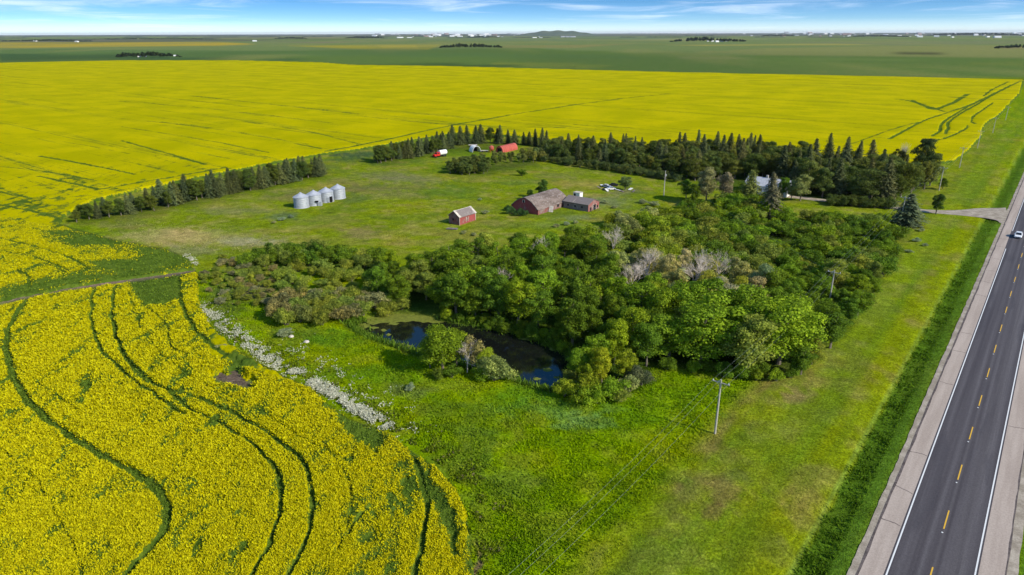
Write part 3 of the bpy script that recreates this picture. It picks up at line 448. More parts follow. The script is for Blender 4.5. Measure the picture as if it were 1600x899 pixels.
def make_flowers():
    x, y = pxpoints(820000, [(-60, 330), (320, 400), (330, 560), (760, 700), (760, 960), (-60, 960)])
    h, b = crop(x, y); n = rng.uniform(0, 1, len(x)); keep = (h > .25); x, y, h, b, n = x[keep], y[keep], h[keep], b[keep], n[keep]
    isf = n < np.clip((b-.25)*1.3, 0.0, .80); keep = isf | (rng.uniform(0, 1, len(x)) < .45); x, y, h, isf = x[keep], y[keep], h[keep], isf[keep]
    r = np.hypot(x, y); s = np.clip(r/60, .8, 1.9)
    z = terrain(x, y)-.12+h*1.12+(fbm(x/.8, y/.8, 81, 2)-.5)*.42+(fbm(x/5, y/5, 82, 2)-.5)*.3+np.where(isf, rng.uniform(-.06, .18, len(x)), rng.uniform(-.15, .02, len(x)))
    print('flowers', len(x))
    tufts('canola_flowers', x, y, z, .10*s*rng.uniform(.6, 1.4, len(x)), rng.uniform(.05, .16, len(x))*s, bloom=isf*1.0, mat='flower', flat=.8, label='yellow canola flower heads standing over the nearest field', cat='flowers')
make_flowers()
def make_grass():
    x, y = pxpoints(330000, [(300, 420), (600, 480), (900, 560), (1240, 590), (1400, 400), (1440, 340), (1560, 340), (1500, 500), (1340, 900), (1300, 960), (700, 960), (700, 720), (500, 600), (320, 520)])
    h, _ = crop(x, y); u, v = road_uv(x, y); px, py = P(x, y, 0*x); keep = (h < .05) & (v < -7.3) & (zone(px, py, POND, 3) < .3); x, y = x[keep], y[keep]; v = v[keep]
    n = fbm(x/2.2, y/2.2, 91, 3); k = rng.uniform(0, 1, len(x)) < np.clip((n-.30)*3.0, .25, 1); x, y, v, n = x[k], y[k], v[k], n[k]
    c = cover(x, y)*(1.05+.6*rng.uniform(0, 1, (len(x), 1))); r = np.hypot(x, y)
    tall = ((v > -11.6) & (v < -8.6)); hh = np.where(tall, rng.uniform(.25, .75, len(x))*np.clip(fbm(x/1.5, y/1.5, 55, 2)*2.2-.2, .25, 1.4), rng.uniform(.07, .30, len(x)))*np.where(v < -30, 1.2, .6); hh = np.where((v > -28) & ~tall, hh*.5, hh)
    print('grass', len(x)); tufts('meadow_grass', x, y, terrain(x, y)-.03, .17*rng.uniform(.6, 1.3, len(x))*np.clip(r/80, .9, 1.6), hh, col=c, flat=.25, label='bright green rough grass of the meadow and roadside', cat='grass')
    # reeds along the pond edge
    P_ = smooth(POND+[POND[0]], 8); q = [P_[rng.integers(len(P_))]+rng.normal(0, 4.5, 2)*np.array([1.2, .8]) for _ in range(9000)]; q = [p for p in q if p[1] > 500]
    g_ = np.array([G(p[0], p[1], -.6) for p in q]); c = np.tile(np.array([.12, .21, .02]), (len(g_), 1))*rng.uniform(.7, 1.4, (len(g_), 1))
    tufts('pond_reeds', g_[:, 0], g_[:, 1], terrain(g_[:, 0], g_[:, 1])-.05, .16*np.ones(len(g_)), rng.uniform(.5, 1.3, len(g_)), col=c, label='green reeds fringing the small dark pond', cat='reeds')
    # rough weeds between crop and meadow
    line = smooth([(310, 470), (330, 510), (380, 545), (430, 573), (485, 600), (530, 632), (570, 655), (610, 675), (650, 705), (690, 730), (722, 765), (742, 810), (750, 860), (755, 930)], 12)
    q = np.array([line[rng.integers(len(line))]+np.array([abs(rng.normal(0, 26)), -abs(rng.normal(0, 8))]) for _ in range(15000)]); g_ = np.array([G(p[0], p[1]) for p in q]); h, _ = crop(g_[:, 0], g_[:, 1]); m = (h < .1) & (fbm(g_[:, 0]/1.8, g_[:, 1]/1.8, 93, 3) > .5); g_ = g_[m]
    c = np.array([.16, .23, .012])[None]*rng.uniform(.6, 1.5, (len(g_), 1)); dry = rng.uniform(0, 1, len(g_)) < .12; c[dry] = (.16, .15, .07)
    tufts('field_edge_weeds', g_[:, 0], g_[:, 1], terrain(g_[:, 0], g_[:, 1])-.05, .3*rng.uniform(.6, 1.4, len(g_)), rng.uniform(.12, .42, len(g_)), col=c, flat=.3, label='dark rough weeds along the curved edge of the canola', cat='weeds')
make_grass()
def make_blossom():
    def strip(line, sd, n, thr, name, label, hmin=.35):
        ln = smooth(line, 14); q = np.array([ln[rng.integers(len(ln))]+rng.normal(0, 1, 2)*np.array(sd) for _ in range(n)]); g_ = np.array([G(p[0], p[1]) for p in q])
        m = fbm(g_[:, 0]/1.1, g_[:, 1]/1.1, 95, 3) > thr; g_ = g_[m]; k = len(g_)
        tufts(name, g_[:, 0], g_[:, 1], terrain(g_[:, 0], g_[:, 1])+hmin*rng.uniform(.5, 1.4, k), .13*rng.uniform(.6, 1.5, k), rng.uniform(.04, .12, k), mat='blossom' if name != 'dry_weeds' else 'tuft', col=None if name != 'dry_weeds' else np.array([.46, .42, .17])[None]*rng.uniform(.6, 1.2, (k, 1)), flat=.9, label=label, cat='wildflowers')
    strip([(488, 598), (510, 610), (530, 622), (550, 636), (575, 650), (603, 668)], (6, 4), 11000, .36, 'white_wildflowers', 'dense white flowering weeds in the strip at the lower field edge')
    strip([(318, 482), (340, 500), (365, 520), (390, 540), (420, 562), (450, 580), (480, 594)], (8, 5), 9500, .47, 'white_wildflowers', 'scattered white flowering weeds along the upper field edge')
    strip([(290, 400), (300, 406), (307, 414)], (3, 2), 900, .35, 'white_wildflowers', 'small white flowering patch at the corner of the bare track', .15)
    strip([(440, 545), (480, 560), (540, 590), (600, 630), (640, 680)], (22, 9), 3500, .64, 'white_wildflowers', 'sparse white flowers sprinkled in the meadow beside the weeds', .2)
    strip([(210, 362), (270, 372), (330, 375), (400, 382), (440, 375)], (22, 9), 9000, .52, 'dry_weeds', 'pale dry seed heads on the yard left of the grain bins', .05)
make_blossom()
# ------------------------------------------------------------------ the pond
pp = [G(p[0], p[1], -.62) for p in smooth(POND+[POND[0]], 4)[:-1]]; pc = np.mean(pp, 0); pp = [pc+(p-pc)*1.04 for p in pp]
link('pond_water', nmesh('pond_water', [(p[0], p[1], -.62) for p in pp], [tuple(range(len(pp)))[::-1]], MAT['water']), kind='structure')
def make_algae():
    mb = MB()
    def blob(px, py, rx, ry):
        c = G(px, py, -.6); ex = (G(px+rx, py, -.6)-c); ey = (G(px, py-ry, -.6)-c); n = 18; v = []
        for k in range(n): a = 2*math.pi*k/n; q = random.uniform(.65, 1.2); v.append((c[0]+ex[0]*math.cos(a)*q+ey[0]*math.sin(a)*q, c[1]+ex[1]*math.cos(a)*q+ey[1]*math.sin(a)*q))
        z = -.612+random.uniform(0, .006); vv = [(*p, z) for p in v]+[(c[0]+(p[0]-c[0])*.9, c[1]+(p[1]-c[1])*.9, z+.02) for p in v]
        mb.add(vv, [(k, (k+1) % n, n+(k+1) % n, n+k) for k in range(n)]+[tuple(range(n, 2*n))])
    for a in [(590, 499, 36, 8), (640, 496, 40, 8), (560, 511, 16, 5), (672, 500, 22, 5), (565, 508, 14, 4), (690, 500, 14, 3), (720, 505, 20, 2), (770, 514, 24, 2), (830, 530, 20, 2.5), (868, 545, 14, 3), (600, 516, 5, 2), (607, 523, 4, 2), (625, 538, 8, 2), (638, 541, 7, 2), (856, 578, 8, 3), (838, 592, 7, 2), (870, 590, 6, 2), (615, 506, 10, 2), (584, 512, 8, 2)]: blob(*a)
    mb.part('pond_algae', MAT['algae'], None, kind='stuff', label='yellow green algae mats floating along the far edge of the pond', cat='algae')
make_algae()
# ------------------------------------------------------------------ road, shoulders, drive
RZ = -math.atan2(RD[0], RD[1]); YL = 2600.0
def strip_mesh(name, v0, v1, y0, y1, z0, z1, mat, parent=None, **k):
    mb = MB(); n = max(2, int((y1-y0)/40)); xs = [(v0, z0), (v1, z1)]; V = []; Fc = []
    for i in range(n+1):
        yy = y0+(y1-y0)*i/n; V += [(v0, yy, z0), (v1, yy, z1)]
    Fc = [(2*i, 2*i+1, 2*i+3, 2*i+2) for i in range(n)]
    return link(name, nmesh(name, V, Fc, mat), parent, **k)
rloc = (RC[0], RC[1], 0)
road = strip_mesh('road', -3.95, 3.95, -60, YL, .05, .05, MAT['asphalt'], kind='structure'); road.location = rloc; road.rotation_euler.z = RZ
def rp(o): o.location = rloc; o.rotation_euler.z = RZ; return o
rp(strip_mesh('road_shoulder', -6.25, -3.9, -60, YL, .035, .045, MAT['shoulder'], kind='structure')); rp(strip_mesh('road_shoulder', 3.9, 6.3, -60, YL, .045, .035, MAT['shoulder'], kind='structure'))
def ragged(name, v0, v1, z, mat, jag0, jag1, y1=900, step=1.2, seed=1, taper=0):
    V = []; n = int((y1+60)/step)
    for i in range(n+1):
        yy = -60+i*step; a = vnoise(np.array([yy/2.3]), np.array([0.5]), seed)[0]-.5+.6*(vnoise(np.array([yy/.9]), np.array([0.5]), seed+1)[0]-.5); b = vnoise(np.array([yy/3.1]), np.array([0.5]), seed+2)[0]-.5
        V += [(v0+a*jag0, yy, z-taper), (v1+b*jag1, yy, z)]
    return rp(link(name, nmesh(name, V, [(2*i, 2*i+1, 2*i+3, 2*i+2) for i in range(n)], mat), kind='structure'))
ragged('gravel_verge', -7.0, -6.1, .027, MAT['gravel'], .2, .0, seed=5, step=.4); ragged('gravel_verge', 6.1, 7.2, .027, MAT['gravel'], 0, .3, seed=9, step=.5)
ragged('pavement_crack', -6.28, -6.02, .041, MAT['crack'], .12, .22, seed=13); ragged('pavement_crack', 6.18, 6.34, .041, MAT['crack'], .15, .1, seed=17)
for k in range(46):                                   # sealed cross cracks in the old shoulder
    yy = -20+k*11.8+random.uniform(-3, 3); s = random.choice((-1, -1, 1)); xa, xb = (-6.2, -4.0) if s < 0 else (4.05, 6.2); n = 7
    V = []; off = 0
    for i in range(n+1): off += random.uniform(-.16, .16); xx = xa+(xb-xa)*i/n; V += [(xx, yy+off-.04-random.random()*.05, .0495), (xx, yy+off+.05, .0495)]
    rp(link('shoulder_crack', nmesh('shoulder_crack', V, [(2*i, 2*i+2, 2*i+3, 2*i+1) for i in range(n)], MAT['crack']), kind='structure'))
JU = float(road_uv(np.array([131.]), np.array([190.]))[0][0])
for y0, y1, v in ((-60, JU-13, -3.70), (JU+9, YL, -3.70), (-60, YL, 3.70)):
    rp(strip_mesh('road_edge_line', v-.075, v+.075, y0, y1, .055, .055, MAT['pwhite'], kind='structure'))
u0_ = float(road_uv(np.array([52.56]), np.array([67.5]))[0][0])
dm = MB().box(-.07, .07, -4.1, 0, 0, .004).me('lane_dash', MAT['pyellow']); tm = MB().lathe([(.11, 0), (.11, .012), (.05, .025)], 8).me('road_stud', MAT['pwhite'])
for k in range(-5, 60):
    if k < 55:
        o = link('lane_dash', dm, kind='structure'); q = RC+RD*(u0_+k*11.8); o.location = (q[0], q[1], .0545); o.rotation_euler.z = RZ
    if k < 40:
        o = link('road_stud', tm, kind='structure'); q = RC+RD*(u0_+k*11.8-4.9)+RN*(-.05); o.location = (q[0], q[1], .0545)
def make_drive():
    cl = smooth([(1575, 338), (1545, 335), (1505, 333.5), (1470, 332), (1440, 330), (1400, 326), (1350, 321), (1290, 314), (1240, 308), (1205, 304)], 5); hw = []
    pts = [G(p[0], p[1]) for p in cl]; V = []; n = len(pts)
    for i, p in enumerate(pts):
        d = pts[min(i+1, n-1)]-pts[max(i-1, 0)]; d /= np.hypot(*d); nn = np.array([-d[1], d[0]]); s = np.hypot(*(p-pts[0])); w_ = 2.1+11*math.exp(-((s)/7.5)**1.3)
        for t in (-1, -.5, 0, .5, 1): q = p+nn*t*w_; V.append((q[0], q[1], max(tz(*q), -.02)+.05-abs(t)*.02))
    F_ = [(i*5+j, i*5+j+1, (i+1)*5+j+1, (i+1)*5+j) for i in range(n-1) for j in range(4)]
    me = nmesh('drive', V, F_, MAT['gravel']); me.update(); link('gravel_drive', me, kind='structure')
    u, v = road_uv(np.array([a[0] for a in V]), np.array([a[1] for a in V]))
    for i in range(len(V)):
        if v[i] > -6.15: me.vertices[i].co.x -= (v[i]+6.15)*RN[0]; me.vertices[i].co.y -= (v[i]+6.15)*RN[1]; me.vertices[i].co.z = .030
    # yard apron in front of the house
    a = [G(*p) for p in smooth([(1170, 300), (1190, 299), (1225, 303), (1222, 309), (1195, 311), (1172, 308), (1170, 300)], 3)[:-1]]
    link('gravel_yard', nmesh('gravel_yard', [(p[0], p[1], tz(*p)+.08) for p in a], [tuple(range(len(a)))[::-1]], MAT['gravel']), kind='structure')
make_drive()
# ------------------------------------------------------------------ plants
def leafquads(P0, Nn, s, asp=1.0):
    n = len(P0); Nn = Nn/np.linalg.norm(Nn, axis=1, keepdims=True); a = rng.normal(0, 1, (n, 3)); t = np.cross(Nn, a); t /= np.linalg.norm(t, axis=1, keepdims=True)+1e-9; b = np.cross(Nn, t)
    s = np.asarray(s).reshape(-1, 1)*np.ones((n, 1)); V = np.stack([P0-t*s-b*s*asp*.35, P0+t*s*.2-b*s*asp, P0+t*s+b*s*.3*asp, P0-t*s*.25+b*s*asp], 1); return V.reshape(-1, 3)
def crown_mesh(name, Rx, Rz, zc, lobes, leaves, ls, loose=.0, droop=0., openness=.25):
    """leaf clumps on lobes; crown of half width Rx, half height Rz, centred at height zc"""
    P_ = []; N_ = []; cs = []
    for k in range(lobes):
        a = rng.uniform(0, 2*math.pi); zt = rng.uniform(-.85, 1); rr = math.sqrt(max(.05, 1-zt*zt)); q = rng.uniform(.42, .95)*(1-.15*(zt > .6))
        c = np.array([math.cos(a)*rr*Rx*q, math.sin(a)*rr*Rx*q, zc+zt*Rz*.72]); lr = Rx*rng.uniform(.17, .42)*(1.0 if zt < .5 else .85); n = int(leaves/lobes*(lr/Rx/.33)**2)
        d = rng.normal(0, 1, (n, 3)); d /= np.linalg.norm(d, axis=1, keepdims=True); d[:, 2] = np.where(d[:, 2] < -.3, -d[:, 2]*.8, d[:, 2])
        rad = lr*rng.uniform(.72, 1.12, (n, 1))*(1+loose*rng.normal(0, .25, (n, 1))); pp_ = c+d*rad*np.array([1, 1, .85]); pp_[:, 2] -= droop*np.abs(rng.normal(0, 1, n))*.5
        P_.append(pp_); N_.append(d+rng.normal(0, .38, (n, 3))); cs.append((c, lr))
    # leaves inside keep the crown from being hollow
    n = int(leaves*openness); d = rng.normal(0, 1, (n, 3)); d /= np.linalg.norm(d, axis=1, keepdims=True); P_.append(d*rng.uniform(.2, .75, (n, 1))*np.array([Rx, Rx, Rz])+np.array([0, 0, zc])); N_.append(rng.normal(0, 1, (n, 3)))
    P_ = np.vstack(P_); N_ = np.vstack(N_); V = leafquads(P_, N_, rng.uniform(.6, 1.3, len(P_))*ls)
    return nmesh(name, V, np.arange(len(V)).reshape(-1, 4), MAT['leaf']), cs
def trunk_mesh(name, h, r, cs, mat='bark', n=7):
    mb = MB(); lean = np.array([random.uniform(-.25, .25), random.uniform(-.25, .25)])
    pts = [(lean[0]*t*t*h*.25, lean[1]*t*t*h*.25, t*h) for t in (-.03, .12, .35, .6, .85)]; mb.tube(pts, [r*1.3, r, r*.8, r*.55, r*.25], n)
    for c, lr in cs[:9]:
        z0 = min(max(c[2]-lr*1.4, h*.22), h*.65); t = z0/h; p0 = Vector((lean[0]*t*t*h*.25, lean[1]*t*t*h*.25, z0)); p1 = Vector(c); m = (p0+p1)/2; m.z -= .12*h*.3
        mb.tube([p0, m, p1], [r*.45, r*.3, r*.1], 5, False)
    return mb.me(name, MAT[mat])
def spruce_mesh(name, h, R, layers, blunt=.0, thin=0.):
    V = []
    P_ = []; N_ = []; S_ = []
    for i in range(layers):
        t = (i+.5)/layers; z = h*(.05+.95*t); rr = R*((1-t)**.74)*rng.uniform(.78, 1.15)*(1-thin*rng.uniform(0, .5))*(1-.3*math.exp(-t*14))+.26; nb = int(7+10*(1-t))
        a0 = rng.uniform(0, 6.28)
        for k in range(nb):
            a = a0+6.283*k/nb+rng.normal(0, .16); L_ = rr*rng.uniform(.55, 1.15)*(1+.16*math.sin(a*2+R*9)); m = max(3, int(L_/.16)); s = (np.arange(m)+rng.uniform(0, 1))/m
            x = np.cos(a)*L_*s; y = np.sin(a)*L_*s; zz = z-(.32*L_*s**1.2)+.08*L_*s**3; w_ = .20*(1-s*.5)*(.6+.5*R/2.4)
            for sd_ in (-1, 1):
                ox = -np.sin(a)*w_*sd_*rng.uniform(.2, 1, m); oy = np.cos(a)*w_*sd_*rng.uniform(.2, 1, m)
                P_.append(np.column_stack([x+ox, y+oy, zz+rng.normal(0, .05, m)])); N_.append(np.column_stack([np.cos(a)*.5*np.ones(m), np.sin(a)*.5*np.ones(m), np.ones(m)*.8])+rng.normal(0, .45, (m, 3))); S_.append(w_*.85*rng.uniform(.7, 1.3, m))
    P_.append(np.array([[0, 0, h*(.985+.008*j)] for j in range(4)])); N_.append(rng.normal(0, 1, (4, 3))); S_.append(np.full(4, .12))
    V = leafquads(np.vstack(P_), np.vstack(N_), np.concatenate(S_)); return nmesh(name, V, np.arange(len(V)).reshape(-1, 4), MAT['needle'])
def dead_mesh(name, h, n=18, twig=True):
    mb = MB(); r = .13
    def limb(p, d, L_, r, depth):
        q = p+d*L_*.5+Vector((random.uniform(-.1, .1), random.uniform(-.1, .1), .06))*L_; e = p+d*L_+Vector((0, 0, .1*L_)); mb.tube([p, q, e], [r, r*.75, r*.4], 5 if depth < 2 else 3, False)
        if depth < 3:
            for k in range(6 if depth else 5):
                a = random.uniform(0, 6.28); b = random.uniform(.35, .95); u = d.orthogonal().normalized(); u.rotate(Matrix.Rotation(a, 3, d)); nd = (d*math.cos(b)+u*math.sin(b)); nd.z = abs(nd.z)*.8+.2; nd.normalize(); t = random.uniform(.35, 1)
                limb(p.lerp(e, t), nd, L_*random.uniform(.45, .68), r*.42, depth+1)
    mb.tube([(0, 0, -.3), (.1, .05, h*.25), (.05, .1, h*.42)], [r*1.3, r, r*.8], 7)
    for k in range(n // 3):
        a = 6.28*k/(n//3)+random.uniform(-.4, .4); b = random.uniform(.15, .7); limb(Vector((.05, .08, h*random.uniform(.2, .42))), Vector((math.cos(a)*math.sin(b), math.sin(a)*math.sin(b), math.cos(b))), h*.33, r*.62, 0)
    return mb.me(name, MAT['deadwood'])
def scatter(poly, spacing, holes=(), jitter=.3, tries=None, exclude=()):
    w_ = [G(*p) for p in poly]; xs = [p[0] for p in w_]; ys = [p[1] for p in w_]; out = []; area = (max(xs)-min(xs))*(max(ys)-min(ys)); n = int(area/spacing**2*14)
    wp = [tuple(p) for p in w_]; X = rng.uniform(min(xs), max(xs), n); Y = rng.uniform(min(ys), max(ys), n); m = inpoly(X, Y, wp)
    for h_ in holes: m &= ~inpoly(X, Y, [tuple(G(*p)) for p in h_])
    for x, y in zip(X[m], Y[m]):
        sp = spacing*random.uniform(1-jitter, 1+jitter)
        if all((x-a)**2+(y-b)**2 > sp*sp for a, b in out) and all((x-a)**2+(y-b)**2 > r_*r_ for a, b, r_ in exclude): out.append((x, y))
    return out
BL = []                                              # broadleaf kinds at 10 m height
for i in range(9):
    hgt = 10.0; rx = random.uniform(2.7, 3.6); cm, cs = crown_mesh('broadleaf_crown', rx, hgt*.46, hgt*.50, random.randint(22, 36), 9500, .115, loose=.55, openness=.25); BL.append((cm, trunk_mesh('broadleaf_trunk', hgt*.95, .2, cs)))
OP = []                                              # open ragged crowns
for i in range(3):
    cm, cs = crown_mesh('ragged_crown', random.uniform(2.8, 3.4), 4.3, 5.4, 16, 3800, .135, loose=.7, openness=.12); OP.append((cm, trunk_mesh('ragged_trunk', 9.6, .19, cs+cs)))
SH = []                                              # bushes at 3 m height
for i in range(7):
    cm, cs = crown_mesh('bush_foliage', random.uniform(1.8, 2.3), 1.5, 1.45, random.randint(14, 22), 3600, .085, loose=.6, openness=.4); mb = MB()
    for c, lr in cs[:8]: mb.tube([(random.uniform(-.3, .3), random.uniform(-.3, .3), -.1), (c[0]*.5, c[1]*.5, c[2]*.5), tuple(c)], [.05, .04, .015], 4, False)
    SH.append((cm, mb.me('bush_stems', MAT['bark'])))
SP = [spruce_mesh('spruce_boughs', 10, random.uniform(2.5, 3.2), 30, thin=random.uniform(0, .6)) for i in range(6)]
SPT = MB().tube([(0, 0, -.3), (0, 0, 4), (0, 0, 9.6)], [.2, .13, .03], 7).me('spruce_trunk', MAT['bark'])
DD = [dead_mesh('dead_branches', 9) for i in range(4)]
def tint(base, v=.25, hue=.12):
    k = 1.2+random.uniform(-v, v); h = random.uniform(-hue, hue); return (base[0]*k*(1+h), base[1]*k, base[2]*k*(1-h*1.5), 1)
cnt = {}
def plant(kind, x, y, h, label, cat, group=None, base=(.05, .1, .015), wide=1.0, v=.22, name=None):
    z = tz(x, y); rz = random.uniform(0, 6.28); cnt[kind] = cnt.get(kind, 0)+1
    if kind == 'spruce':
        o = thing(name or 'spruce_tree', (x, y, z), rz, label, cat, group); s = h/10; o.scale = (s*wide, s*wide, s); o.rotation_euler = (random.gauss(0, .02), random.gauss(0, .02), rz); cr = link('boughs', random.choice(SP), o, color=tint(base, v)); tr = link('trunk', SPT, o)
    elif kind == 'dead':
        o = thing(name or 'dead_tree', (x, y, z), rz, label, cat, group); s = h/9; o.scale = (s*wide, s*wide, s); link('branches', random.choice(DD), o)
    elif kind == 'bush':
        cm, tm_ = random.choice(SH); o = thing(name or 'bush', (x, y, z), rz, label, cat, group); s = h/3; ax = random.uniform(.8, 1.25); o.scale = (s*wide*ax, s*wide/ax, s); link('foliage', cm, o, color=tint(base, v)); link('stems', tm_, o)
    else:
        cm, tm_ = random.choice(OP if kind == 'open' else BL); o = thing(name or 'broadleaf_tree', (x, y, z), rz, label, cat, group); s = h/10; ax = random.uniform(.86, 1.16); o.scale = (s*wide*ax, s*wide/ax, s); o.rotation_euler = (random.gauss(0, .045), random.gauss(0, .045), rz); link('crown', cm, o, color=tint(base, v)); link('trunk', tm_, o)
    return o
DG = (.108, .182, .012); MG = (.170, .262, .012); LG = (.245, .310, .016); OL = (.200, .250, .035); GR = (.27, .30, .09); SPC = (.095, .120, .045)
# main wood
ex = [(*G(p_, q_), 3.2) for p_, q_ in ((1008, 455), (1040, 450), (1092, 458), (1120, 455), (985, 473), (1065, 465), (1085, 478), (1008, 470), (1092, 474))]
W1 = [(575, 468), (610, 428), (740, 415), (850, 404), (905, 385), (960, 420), (1060, 445), (1150, 448), (1225, 475), (1250, 520), (1235, 580), (1150, 580), (1045, 568), (1000, 550), (915, 560), (892, 541), (830, 516), (760, 500), (700, 491), (640, 482)]
for x, y in scatter(W1, 4.9, exclude=ex):
    px, py = P(x, y, 0.); n = vnoise(np.array([x/9]), np.array([y/9]), 101)[0]; edge = px > 1030 and py > 520
    h = random.uniform(7.2, 11.0)*(1.24 if edge else 1)*(.86 if py < 440 else 1)*(.8 if px < 700 else 1)
    if 950 < px < 1190 and py < 500: h *= .86
    if 960 < px < 1200 and py < 520: b_, lab, gp = random.choice(((.28, .30, .11), GR, (.33, .32, .17), MG, (.26, .29, .08), LG)), 'leafy tree with paler grey green crown amid the bare trees in the wood', 'pale trees in the middle of the wood'
    elif px < 760: b_, lab, gp = random.choice((DG, MG, DG, OL)), 'deciduous tree in the left end of the wood above the pond', 'trees at the left end of the wood'
    elif edge: b_, lab, gp = random.choice((MG, MG, OL, MG)), 'tall deciduous tree at the front edge of the wood facing the meadow', 'tall trees along the front edge of the wood'
    else: b_, lab, gp = random.choice((DG, DG, MG, DG)), 'dark green deciduous tree in the dense wood behind the pond', 'trees of the dense wood behind the pond'
    if n > .62: b_ = tuple(c*1.12 for c in b_)
    plant('open' if random.random() < .15 else 'bl', x, y, h, lab, 'tree', gp, b_, random.uniform(1.0, 1.28)*(1.12 if edge else 1))
# understorey along the shore and at the wood's front
for poly, sp, hs, lab, gp in (([(690, 484), (760, 500), (830, 516), (885, 538), (880, 546), (820, 524), (750, 508), (690, 494)], 2.6, (1.5, 2.8), 'low dark bush on the far bank of the pond', 'bushes on the far bank of the pond'),
                              ([(1040, 570), (1150, 584), (1240, 588), (1244, 598), (1150, 593), (1040, 579)], 2.3, (1.8, 3.6), 'low bush at the foot of the tall trees by the meadow', 'bushes at the foot of the wood')):
    for x, y in scatter(poly, sp): plant('bush', x, y, random.uniform(*hs), lab, 'bush', gp, random.choice((DG, MG)))
# right and upper thicket
W2 = [(908, 380), (955, 352), (1010, 340), (1060, 338), (1130, 335), (1200, 346), (1290, 345), (1375, 352), (1400, 372), (1402, 398), (1378, 445), (1338, 498), (1296, 552), (1246, 592), (1252, 520), (1226, 472), (1150, 446), (1060, 442), (960, 418)]
for x, y in scatter(W2, 4.3, holes=HOLES, exclude=[(*G(1202, 342), 4), (*G(1415, 352), 5)]):
    px, py = P(x, y, 0.); right = px > 1180 and py > 400
    h = random.uniform(2.2, 5.0)*(1.35 if right and py > 450 else 1)*(1.1 if px < 1050 else 1)
    gp = 'thicket along the roadside meadow' if right else ('bushes between the barn and the wood' if px < 1060 else 'thicket below the drive')
    lab = {'thicket along the roadside meadow': 'dense dark green thicket tree beside the roadside lawn', 'bushes between the barn and the wood': 'grey green bushy tree between the barn and the wood', 'thicket below the drive': 'low round bush in the thicket between drive and wood'}[gp]
    b_ = random.choice((DG, MG, MG, DG, OL)) if px > 1060 else random.choice((OL, GR, MG, LG))
    if right and py > 440: plant('bl', x, y, h*1.25, lab, 'tree', gp, b_, 1.25)
    else: plant('bush', x, y, h, lab, 'bush', gp, b_, 1.2, name='thicket_bush')
# willow scrub on the left
W3 = [(345, 445), (385, 412), (432, 398), (500, 396), (590, 410), (600, 432), (580, 470), (640, 486), (560, 494), (500, 500), (440, 498), (405, 476), (350, 465)]
for x, y in scatter(W3, 4.0):
    px, py = P(x, y, 0.); h = (2.3+1.2*random.random()) if px < 440 else random.uniform(2.8, 4.2)
    if py < 418: plant('bush', x, y, random.uniform(3.2, 4.6), 'dark green bush in the row at the top of the willow scrub', 'bush', 'bushes along the top of the willow scrub', random.choice((DG, DG, OL)))
    else: plant('bush', x, y, h*.45 if px < 430 else h*.8, 'olive grey willow bush in the scrub left of the pond', 'willow bush', 'willow scrub left of the pond', random.choice((OL, OL, (.22, .27, .035), (.20, .26, .03))), name='willow_bush')
for x, y in scatter([(425, 488), (470, 470), (540, 470), (600, 478), (560, 500), (500, 508), (440, 508)], 3.0): plant('bush', x, y, random.uniform(3.0, 4.2), 'grey green willow bush casting shade at the edge of the meadow', 'willow bush', 'willows at the meadow edge', random.choice((OL, (.23, .22, .08), (.18, .21, .05))), name='willow_bush')
for x, y in scatter([(312, 440), (350, 405), (420, 400), (440, 440), (420, 480), (340, 480)], 3.0): plant('bush', x, y, random.uniform(.9, 1.8), 'low scrubby willow sprout beside the canola corner', 'bush', 'low scrub near the canola corner', random.choice((OL, (.17, .22, .035), (.22, .21, .09))), 1.3)
# trees around the pond
plant('bl', *G(692, 582), 9.4, 'rounded green tree with pale trunk on the near bank of the pond', 'tree', None, MG, 1.25); plant('bl', *G(714, 572), 8.2, 'middle green tree of the clump on the near pond bank', 'tree', None, MG, 1.0); plant('bl', *G(760, 582), 5.0, 'short leafy tree behind the round pale pond bush', 'tree', None, LG, 1.0); plant('bl', *G(672, 575), 6.0, 'smaller green tree leaning left of the rounded tree by the pond', 'tree', None, MG, 1.0)
plant('open', *G(738, 578), 7.2, 'half bare tree with pinkish dead twigs on the near pond bank', 'tree', None, (.25, .25, .10), 1.0); plant('dead', *G(730, 582), 6.0, 'bare grey snag among the trees on the near pond bank', 'dead tree', None)
plant('bush', *G(772, 594), 4.4, 'round pale green bush at the right of the pond bank trees', 'bush', None, (.22, .28, .08), 1.0); plant('bush', *G(750, 594), 2.2, 'low bush in front of the half bare pond bank tree', 'bush', None, MG); plant('bush', *G(683, 592), 2.0, 'yellow green bush at the foot of the rounded pond tree', 'bush', None, (.15, .2, .02)); plant('bush', *G(705, 590), 2.4, 'small dark bush beneath the rounded pond tree', 'bush', None, DG)
cl = [(900, 590, 6, MG), (925, 580, 8.2, MG), (960, 570, 9.8, MG), (990, 560, 10.5, MG), (1010, 572, 9, DG), (940, 600, 7.5, LG), (975, 595, 6.5, LG), (915, 612, 5.5, MG)]
for px, py, h, b_ in cl: plant('bl', *G(px, py), h, 'bright green tree in the clump between pond and open meadow', 'tree', 'trees of the clump right of the pond', b_, .95)
for px, py, h, b_ in [(885, 618, 3.2, LG), (905, 628, 3.0, MG), (930, 630, 3.4, MG), (955, 622, 3.6, MG), (985, 612, 3.2, GR), (1000, 602, 3.4, (.14, .16, .07)), (970, 628, 2.0, OL), (890, 600, 3, (.14, .19, .03)), (920, 622, 4.2, LG)]: plant('bush', *G(px, py), h, 'bushy shrub at the front of the clump right of the pond', 'bush', 'shrubs of the clump right of the pond', b_)
